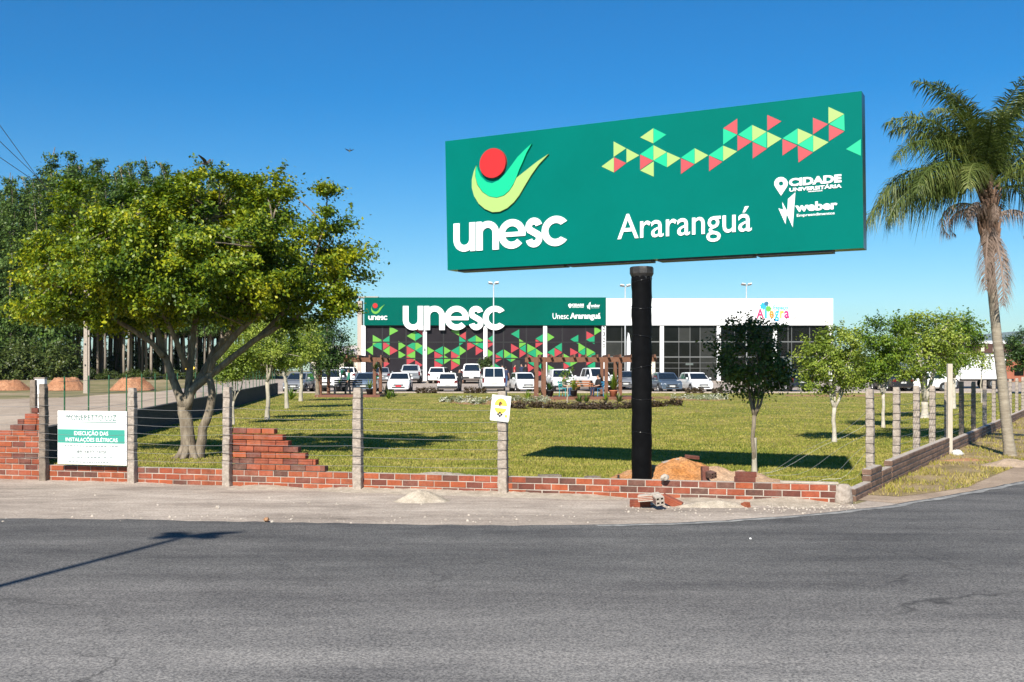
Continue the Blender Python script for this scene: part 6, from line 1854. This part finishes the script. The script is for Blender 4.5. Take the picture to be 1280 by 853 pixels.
def car(kind, label, px, y, yaw, paint, cat="car", name="parked_car", platem='plate', rack=False):
    """yaw 0: its rear faces the camera; 180: its front does"""
    k = KIND[kind]
    z0 = gh(y) + .012
    root = thing(name, label, cat, (X(px, y), y, z0), math.radians(yaw), "vehicles parked in front of the hall")
    L, hw, bl = k['L'], k['W'] / 2, k['belt']
    r = k['wr']
    P = 'paint_' + paint
    mb = MB()
    ry, fy = -L / 2, L / 2
    gb = .22 if kind not in ('suv', 'pickup') else .34
    loft(mb, [(ry, hw * .86, gb + .16, k['rear'] - .16, .0), (ry + .05, hw * .95, gb + .06, k['rear'] - .05, .0), (ry + .18, hw * .985, gb, k['rear'], .01), (ry + .7, hw, gb - .02, max(k['rear'], bl), .01),
              (0, hw, gb - .03, bl, .01), (k['yf0'] - .05, hw, gb - .02, bl - .01, .01), (k['yf0'] + .25, hw * .985, gb - .01, (bl + k['hood']) / 2, .015), (fy - .32, hw * .96, gb + .02, (k['hood'] + k['nose']) / 2 + .07, .02), (fy - .09, hw * .90, gb + .05, k['nose'] + .03, .015), (fy, hw * .82, gb + .13, k['nose'] - .09, .0)])
    # cabin
    hb, hr_ = hw * .93, hw * (.76 if kind not in ('van',) else .86)
    rf, H_ = k['H'], k['H'] - bl
    b0 = bl - .03
    st_ = [(k['yr0'], b0), (k['yr1'], rf), ((k['yr1'] + k['yf1']) / 2, rf + .015), (k['yf1'], rf), (k['yf0'], b0)]
    vs, fs = [], []
    for yv, zt in st_:
        f_ = max(0, min(1, (zt - bl) / (rf - bl)))
        wt = hb + (hr_ - hb) * f_
        top = max(zt, b0 + .005)
        lp = [(hb, b0 - .02), (hb + (wt - hb) * .93, b0 + (top - b0) * .93), (wt * .86, top), (0, top + .02 * f_)]
        lp = lp + [(-x, z) for x, z in lp[2::-1]]
        vs += [(x, yv, z) for x, z in lp]
    n = 7
    for i in range(4):
        for q in range(6): fs.append((i * n + q, i * n + q + 1, (i + 1) * n + q + 1, (i + 1) * n + q))
    mb.add(vs, [f[::-1] for f in fs])
    # door seams as shallow dark grooves are parts below
    body = mb.build("body", P, root, smooth=False)
    bv = body.modifiers.new("bevel", 'BEVEL'); bv.width = .03; bv.segments = 2; bv.limit_method = 'ANGLE'; bv.angle_limit = math.radians(28)
    def side_x(z): return hb + (hr_ - hb) * (z - bl) / (rf - bl)
    z1, z2 = bl + .03, rf - .10
    lerp = lambda a, b, t: a + (b - a) * t
    tf = (z2 - bl) / (rf - bl); t1 = .03 / (rf - bl)
    def wy(z): return lerp(k['yf0'], k['yf1'], (z - bl) / (rf - bl))
    def ryy(z): return lerp(k['yr0'], k['yr1'], (z - bl) / (rf - bl))
    zz0, zz1 = bl + .045, rf - .075
    w = MB(); quad_panel(w, [(side_x(zz0) * .86, wy(zz0), zz0), (-side_x(zz0) * .86, wy(zz0), zz0), (-side_x(zz1) * .84, wy(zz1), zz1), (side_x(zz1) * .84, wy(zz1), zz1)][::-1] if False else [(side_x(zz0) * .88, wy(zz0), zz0), (side_x(zz1) * .86, wy(zz1), zz1), (-side_x(zz1) * .86, wy(zz1), zz1), (-side_x(zz0) * .88, wy(zz0), zz0)][::-1], .02, .03)
    w.build("windscreen", 'glass', root)
    split_r = kind == 'van'
    spans = [(-.86, -.03), (.03, .86)] if split_r else [(-.86, .86)]
    for a, b in spans:
        w = MB(); quad_panel(w, [(side_x(zz0) * a, ryy(zz0), zz0 + .02), (side_x(zz0) * b, ryy(zz0), zz0 + .02), (side_x(zz1) * b, ryy(zz1), zz1), (side_x(zz1) * a, ryy(zz1), zz1)], .02, .03)
        w.build("rear_window", 'glass', root)
    ymid = (k['yr1'] + k['yf1']) / 2 + .1
    for s in (-1, 1):
        for (a0, a1, b0_, b1_) in ((ymid + .05, wy(zz0) - .16, ymid + .05, wy(zz1) - .10), (ryy(zz0) + .22, ymid - .05, ryy(zz1) + .14, ymid - .05)):
            if a1 - a0 < .15: continue
            pts = [(s * side_x(zz0), a0, zz0), (s * side_x(zz0), a1, zz0), (s * side_x(zz1), b1_, zz1), (s * side_x(zz1), b0_, zz1)]
            w = MB(); quad_panel(w, pts if s > 0 else pts[::-1], .012, .02); w.build("side_window", 'glass', root)
        # wheels with dark arches
        for wy_ in (-k['wb'], k['wb']):
            if r not in WHEELS: WHEELS[r] = wheel_meshes(r)
            tm, rm = WHEELS[r]
            a = MB(); a.tube([(s * (hw - .30), wy_, r + .01), (s * (hw + .006), wy_, r + .01)], r * 1.14, 20); a.build("wheel_arch", 'trim', root)
            wh = link("wheel", tm, root, loc=(s * (hw - .075), wy_, r))
            ri = link("rim", rm, wh, loc=(s * .075, 0, 0)); ri.rotation_euler = (0, 0, 0 if s > 0 else math.pi)
        hl = MB(); quad_panel(hl, [(s * hw * .50, fy - .05, k['nose'] - .12), (s * hw * .90, fy - .17, k['nose'] - .09), (s * hw * .91, fy - .22, k['nose'] + .02), (s * hw * .52, fy - .06, k['nose'] - .005)][::s], .03, .09); hl.build("headlight", 'lamp_clear', root)
        if kind in ('suv', 'van', 'pickup'): pts = [(s * hw * .84, ry - .0, bl - .36), (s * hw * .97, ry + .08, bl - .36), (s * hw * .97, ry + .08, bl - .02), (s * hw * .84, ry - .0, bl - .02)]
        else: pts = [(s * hw * .66, ry + .0, bl - .26), (s * hw * .95, ry + .07, bl - .27), (s * hw * .95, ry + .07, bl - .06), (s * hw * .68, ry + .0, bl - .06)]
        tl = MB(); quad_panel(tl, pts[::-1] if s < 0 else pts, .035, .09); 
        tl.build("taillight", 'lamp_red', root)
        m_ = MB(); m_.box((s * (hw + .07), wy(zz0) - .22, bl + .10), (.16, .09, .12)); m_.build("mirror", P if kind != 'box' else 'trim', root, bevel=.02)
        for dy in (ymid + .14, ymid - .8):
            h_ = MB(); h_.box((s * (hw * .985), dy, bl - .12), (.03, .14, .03)); h_.build("handle", 'trim' if kind == 'box' else P, root)
    # bumpers, grille, plates
    b = MB(); b.box((0, ry + .05, gb + .16), (k['W'] * .93, .16, .18)); b.build("rear_bumper", 'trim' if kind in ('pickup', 'van', 'box') else P, root, bevel=.03)
    b = MB(); b.box((0, fy - .08, gb + .10), (k['W'] * .86, .20, .16)); b.build("front_bumper", 'trim' if kind in ('suv',) else P, root, bevel=.03)
    b = MB(); b.box((0, fy - .035, k['nose'] - .11), (k['W'] * .42, .12, .10)); b.build("grille", 'trim', root, bevel=.01)
    b = MB(); b.box((0, fy - .02, gb + .16), (k['W'] * .55, .12, .10)); b.build("air_intake", 'trim', root, bevel=.01)
    b = MB(); b.box((0, fy + .03, gb + .23), (.42, .02, .13)); b.build("number_plate", platem, root)
    b = MB(); b.box((0, ry - .035, (gb + bl) / 2 + (.04 if kind != 'pickup' else -.22)), (.42, .03, .13)); b.build("number_plate", platem, root)
    if kind == 'pickup':
        b = MB(); b.box((0, (ry + k['yr0']) / 2 - .02, k['rear'] - .02), (k['W'] * .78, abs(ry - k['yr0']) - .28, .10)); b.build("bed_cover", 'trim', root)
        b = MB(); b.box((0, ry - .012, k['rear'] - .30), (k['W'] * .76, .03, .42)); b.build("tailgate", P, root, bevel=.012)
        b = MB(); b.box((0, ry - .04, k['rear'] - .26), (.2, .02, .05)); b.build("handle", 'trim', root)
    if rack:
        for s in (-1, 1):
            b = MB(); b.tube([(s * hr_ * .8, k['yr1'] + .2, rf + .05), (s * hr_ * .8, k['yf1'] - .1, rf + .05)], .02, 6); b.build("roof_rail", 'trim', root)
    return root
Y1, Y2 = 77.6, 96.3
car('hatch', "silver hatchback half hidden behind the lawn trees at the left, front to the road", 374, Y1 - 1, 178, 'silver')
car('suv', "white sport utility car facing the road beside the dark tree", 414.5, Y1 - .5, 180, 'white')
car('sedan', "grey-blue sedan facing the road behind the left pergola's right post", 459, Y1, 180, 'steelblue')
car('sedan', "white sedan with red number plate facing the road", 500, Y1, 183, 'white', platem='plate_red')
car('box', "boxy old white hatchback showing its rear with red and black tail lamps", 561, Y1, 0, 'white')
car('van', "white passenger van with split rear doors turned to the road", 614.5, Y1, 6, 'white', cat="van", name="parked_van")
car('hatch', "white hatchback facing the road just left of the right pergola", 654.5, Y1, 190, 'white')
car('suv', "white sport utility car facing the road behind the seated person in grey", 701, Y1 + .5, 186, 'white', rack=True)
car('pickup', "white double-cab pickup seen behind the person in black", 742, Y1 + 1.5, 200, 'white', cat="pickup", name="parked_pickup")
car('hatch', "pale silver car mostly hidden behind the billboard pole", 787, Y1 + 5, 165, 'silver')
car('sedan', "blue-grey sedan facing the road just right of the billboard pole", 831, Y1, 186, 'slate')
car('hatch', "white hatchback facing the road left of the dark shaded tree", 869.5, Y1, 188, 'white')
car('suv', "navy sport utility car showing its rear between the dark and pale trees", 985, Y1 + 1, 14, 'navy')
car('sedan', "black car with red tail lamps between the pale trees on the right", 1113, Y1 + 3, 5, 'black')
car('sedan', "white car seen from the side behind the right fence posts", 1154, Y1 + 2, 84, 'white')
car('hatch', "white hatchback in the back row nearest the cream house", 436, Y2, 2, 'white')
car('hatch', "silver hatchback in the back row left of the first bay", 478, Y2, 4, 'silver')
car('suv', "silver sport utility car in the back row beside the first column", 514, Y2, 3, 'silver', rack=True)
car('hatch', "white hatchback in the back row just right of the first numbered column", 550.5, Y2, -8, 'white')
car('pickup', "white pickup in the back row showing its tailgate", 590, Y2, 1, 'white', cat="pickup", name="parked_pickup")

# truck on the right
tk = thing("truck", "white box truck parked beyond the fence left of the palm trunk", "truck", (X(1222, 84), 84, gh(84)), math.radians(90))
mb = MB(); mb.box((0, 0, 1.65), (2.2, 3.6, 1.75)); mb.build("cargo_box", 'facade_white', tk, bevel=.03)
mb = MB(); mb.box((0, 0, .72), (1.1, 5.4, .16)); mb.build("chassis", 'trim', tk)
mb = MB(); mb.box((0, 2.55, 1.25), (2.0, 1.35, 1.5)); mb.build("cab", 'paint_white', tk, bevel=.12)
for s in (-1, 1):
    mb = MB(); mb.box((s * 1.0, 2.65, 1.6), (.03, .8, .55)); mb.build("side_window", 'glass', tk)
    for dy in (-1.5, -.8, 2.3):
        wh = link("wheel", WHEELS[.38][0] if .38 in WHEELS else wheel_meshes(.38)[0], tk, loc=(s * .88, dy, .42)); wh.scale = (1.3, 1.1, 1.1)
        link("rim", WHEELS[.38][1], wh, loc=(s * .075, 0, 0))
mb = MB(); mb.box((0, 3.23, 1.65), (1.7, .03, .6)); mb.build("windscreen", 'glass', tk)
for s in (-1, 1):
    mb = MB(); mb.box((s * .75, 3.24, .85), (.3, .04, .16)); mb.build("headlight", 'lamp_clear', tk)

# ------------------------------------------------------------------ people
def person(label, x, y, z, rz, top, bottom, pose='stand', skin='skin', sleeves=False, hair='hair', hairlong=False, scale=1.0, group=None, cap=None):
    root = thing("person", label, "person", (x, y, z), rz, group)
    root.scale = (scale,) * 3
    Vv, E, Rr = [], [], []
    def v(p, r, par=None):
        Vv.append(p); Rr.append(r if isinstance(r, tuple) else (r, r))
        if par is not None: E.append((par, len(Vv) - 1))
        return len(Vv) - 1
    sit = pose == 'sit'
    dz = -.47 if sit else 0
    pel = v((0, 0, .95 + dz), (.155, .12))
    sp = v((0, .01, 1.14 + dz), (.145, .105), pel)
    ch = v((0, .0, 1.33 + dz), (.175, .12), sp)
    nk = v((0, .0, 1.475 + dz), .06, ch)
    h1 = v((0, -.015, 1.56 + dz), (.078, .09), nk)
    h2 = v((0, -.01, 1.65 + dz), (.08, .092), h1)
    h3 = v((0, .0, 1.70 + dz), (.06, .07), h2)
    v((0, -.115, 1.585 + dz), .016, h1)
    for s in (-1, 1):
        sh_ = v((s * .17, 0, 1.40 + dz), .072, ch)
        if sit:
            el = v((s * .24, -.04, 1.13 + dz), .05, sh_); wr = v((s * .17, -.27, 1.08 + dz), .034, el); pm = v((s * .14, -.35, 1.07 + dz), (.034, .02), wr)
            fd = Vector((-s * .2, -1, -.15)).normalized()
        elif pose == 'walk':
            el = v((s * .23, .05 * s, 1.12), .05, sh_); wr = v((s * .24, .02 * s - .1, .90), .034, el); pm = v((s * .235, .0 * s - .13, .82), (.034, .02), wr)
            fd = Vector((0, -.25, -1)).normalized()
        else:
            el = v((s * .235, .03, 1.12), .05, sh_); wr = v((s * .245, -.05, .88), .034, el); pm = v((s * .24, -.07, .80), (.034, .02), wr)
            fd = Vector((0, -.15, -1)).normalized()
        q = Vector(Vv[pm])
        sidev = Vector((0, 1, 0)) if not sit else Vector((1, 0, 0))
        for k, ln in enumerate((.075, .085, .08, .062)):
            b = q + fd * .03 + sidev * (-.027 + .018 * k)
            f1 = v(tuple(b), .0095, pm); v(tuple(b + fd * ln + Vector((-s * .012, 0, 0))), .008, f1)
        th = v(tuple(q - fd * .02 + sidev * -.035), .011, pm); v(tuple(q + fd * .02 + sidev * -.06), .009, th)
        if sit:
            hp = v((s * .09, -.02, .50), .105, pel); kn = v((s * .12, -.42, .50), .07, hp); an = v((s * .12, -.42, .09), .045, kn)
        else:
            st = .16 * s if pose == 'walk' else .03 * s
            hp = v((s * .085, 0, .88), .10, pel); kn = v((s * .095, -.03 - st * .4, .50), .066, hp); an = v((s * .10, .02 - st, .09), .044, kn)
        a = Vv[an]; v((a[0] + s * .01, a[1] - .15, .045), (.04, .032), an)
    me = bpy.data.meshes.new("body"); me.from_pydata(Vv, E, [])
    o = bpy.data.objects.new("body", me); COL.objects.link(o)
    sk = o.modifiers.new("skin", 'SKIN'); sk.use_smooth_shade = True
    for i, rr_ in enumerate(Rr):
        me.skin_vertices[0].data[i].radius = rr_; me.skin_vertices[0].data[i].use_root = (i == 0)
    sb = o.modifiers.new("sub", 'SUBSURF'); sb.levels = 1; sb.render_levels = 1
    dg = bpy.context.evaluated_depsgraph_get(); dg.update()
    bm_ = bpy.data.meshes.new_from_object(o.evaluated_get(dg))
    bpy.data.objects.remove(o); bm_.name = "body"
    for m in (skin, 'cloth_' + top, 'cloth_' + bottom, 'shoe'): bm_.materials.append(MT[m])
    waist = .97 + dz
    idx = []
    for p in bm_.polygons:
        c = p.center
        z_ = c.z; ax = abs(c.x)
        arm = ax > .19 and (z_ < 1.3 + dz) or (sit and c.y < -.2 and z_ > .56)
        if z_ > 1.47 + dz: i = 0
        elif arm and not (sit and z_ < .56): i = 0 if z_ < (1.2 + dz if not sleeves else (.9 + dz)) and (not sit or c.y < -.1) else 1
        elif z_ > waist: i = 1
        elif z_ > .10: i = 2
        else: i = 3
        idx.append(i)
    bm_.polygons.foreach_set('material_index', idx)
    link("body", bm_, root)
    hb_ = MB(); hb_.lathe((0, .012, 1.60 + dz), [(.085, -.03 if not hairlong else -.22), (.098, .03), (.094, .09), (.065, .14), (.02, .155)], 12, sx=.92, sy=1.02)
    if cap:
        hb_.box((0, -.11, 1.665 + dz), (.14, .12, .02))
    hb_.v = [(x_, y_ + (.04 if (z_ < 1.62 + dz and not cap) else 0), z_) for x_, y_, z_ in hb_.v]
    hb_.build("cap" if cap else "hair", cap or hair, root, smooth=True)
    return root
PG = "people in the car park"
def ppl(px, y): return X(px, y), y, gh(y) + .012
person("person in black clothes standing beside the boxy old white hatchback", *ppl(574.5, 76.8), .3, 'black', 'black', sleeves=True, group=PG)
person("person in a pale teal shirt standing behind the white van's roof", *ppl(627.5, 88), .6, 'teal', 'grey', group=PG, scale=1.06)
person("person in a dark top and jeans walking right of the white van", *ppl(632.5, 86), 2.6, 'navy', 'jeans', 'walk', group=PG)
person("person in a red shirt and jeans near the hall entrance", *ppl(643.5, 97.5), 1.2, 'red', 'jeans', 'walk', group=PG)
person("person in navy at the hall entrance, just right of the red shirt", *ppl(652, 99.5), -.6, 'navy', 'black', group=PG, sleeves=True)
person("person in black by the hall entrance, rightmost of the group at the doors", *ppl(657, 99), .5, 'black', 'navy', group=PG, sleeves=True)
person("person with long hair in a green top walking past the left pergola", *ppl(436, 74.6), -1.3, 'green', 'black', 'walk', hairlong=True, group=PG, sleeves=True)
person("person in a red cap standing behind the navy car", *ppl(979, 84), .2, 'black', 'navy', cap='cloth_red', group=PG, sleeves=True)
person("person in a grey shirt seated on the teal chair under the pergola", X(705, YP + 1), YP + .96, .145, math.radians(60), 'olive', 'jeans', 'sit')
person("person in black seated on the blue chair under the pergola", X(748, YP + 1), YP + .96, .145, math.radians(-60), 'black', 'navy', 'sit')

# ------------------------------------------------------------------ birds
def bird(label, loc, rz, wing_up, size, pale=False, pitch=0.0):
    root = thing("bird", label, "bird", loc, rz); root.rotation_euler = (pitch, 0, rz); root.scale = (size,) * 3
    mb = MB()
    # body along -Y (beak) to +Y (tail)
    st_ = [(-.5, .01, 0), (-.46, .03, .01), (-.40, .07, .03), (-.32, .085, .035), (-.24, .08, .02), (-.1, .13, .0), (.1, .14, -.01), (.28, .09, .0), (.42, .05, .02), (.5, .03, .025)]
    mb.tube([(0, y, z) for y, r, z in st_], [r for y, r, z in st_], 10)
    mb.build("body", 'feather_pale' if pale else 'feather', root, smooth=True)
    t = MB(); t.add([(-.05, .42, .03), (.05, .42, .03), (.16, .86, .05), (0, .82, .05), (-.16, .86, .05), (-.05, .42, .012), (.05, .42, .012), (.16, .86, .035), (0, .82, .035), (-.16, .86, .035)], [(0, 1, 2, 3, 4), (9, 8, 7, 6, 5), (0, 5, 6, 1), (1, 6, 7, 2), (2, 7, 8, 3), (3, 8, 9, 4), (4, 9, 5, 0)]); t.build("tail", 'feather', root)
    for s in (-1, 1):
        w = MB(); a = wing_up
        P = []
        for u, y0, y1 in ((0, -.18, .16), (.3, -.26, .14), (.6, -.22, .14), (.85, -.08, .16), (1.05, .08, .2)):
            bend = a * (1 if u < .6 else .75)
            P += [(s * (.08 + u * math.cos(bend)), y0, .05 + u * math.sin(bend)), (s * (.08 + u * math.cos(bend)), y1, .05 + u * math.sin(bend))]
        n_ = len(P); P2 = [(p[0], p[1], p[2] - .02) for p in P]
        fs = []
        for i in range(4):
            q = 2 * i; fs += [(q, q + 1, q + 3, q + 2), (q + 2 + n_, q + 3 + n_, q + 1 + n_, q + n_), (q, q + 2, q + 2 + n_, q + n_), (q + 1 + n_, q + 3 + n_, q + 3, q + 1)]
        fs.append((n_ - 2, n_ - 1, 2 * n_ - 1, 2 * n_ - 2))
        w.add(P + P2, fs); w.build("wing", 'feather', root)
    return root
bird("dark bird with half-raised wings perched on top of the big tree", Vector(W(257, 204.5, 18.9)), math.radians(75), .75, .20)
bird("small pale-breasted bird flying in the sky left of the billboard", Vector(W(437, 189, 26)), math.radians(200), .6, .115, True, .4)

# ------------------------------------------------------------------ clear, slightly hazy air
m, N, L, b = _mat("air")
N.remove(b)
pv = N.new("ShaderNodeVolumePrincipled")
pv.inputs['Color'].default_value = (0.70, 0.84, 1.0, 1)
pv.inputs['Density'].default_value = 0.00005
pv.inputs['Anisotropy'].default_value = 0.0
L.new(pv.outputs[0], N['Material Output'].inputs['Volume'])
MT['air'] = m
mb = MB(); mb.box((0, 4500, 250), (19500, 11000, 503))
o = mb.build("haze", 'air'); tag(o, kind='stuff')
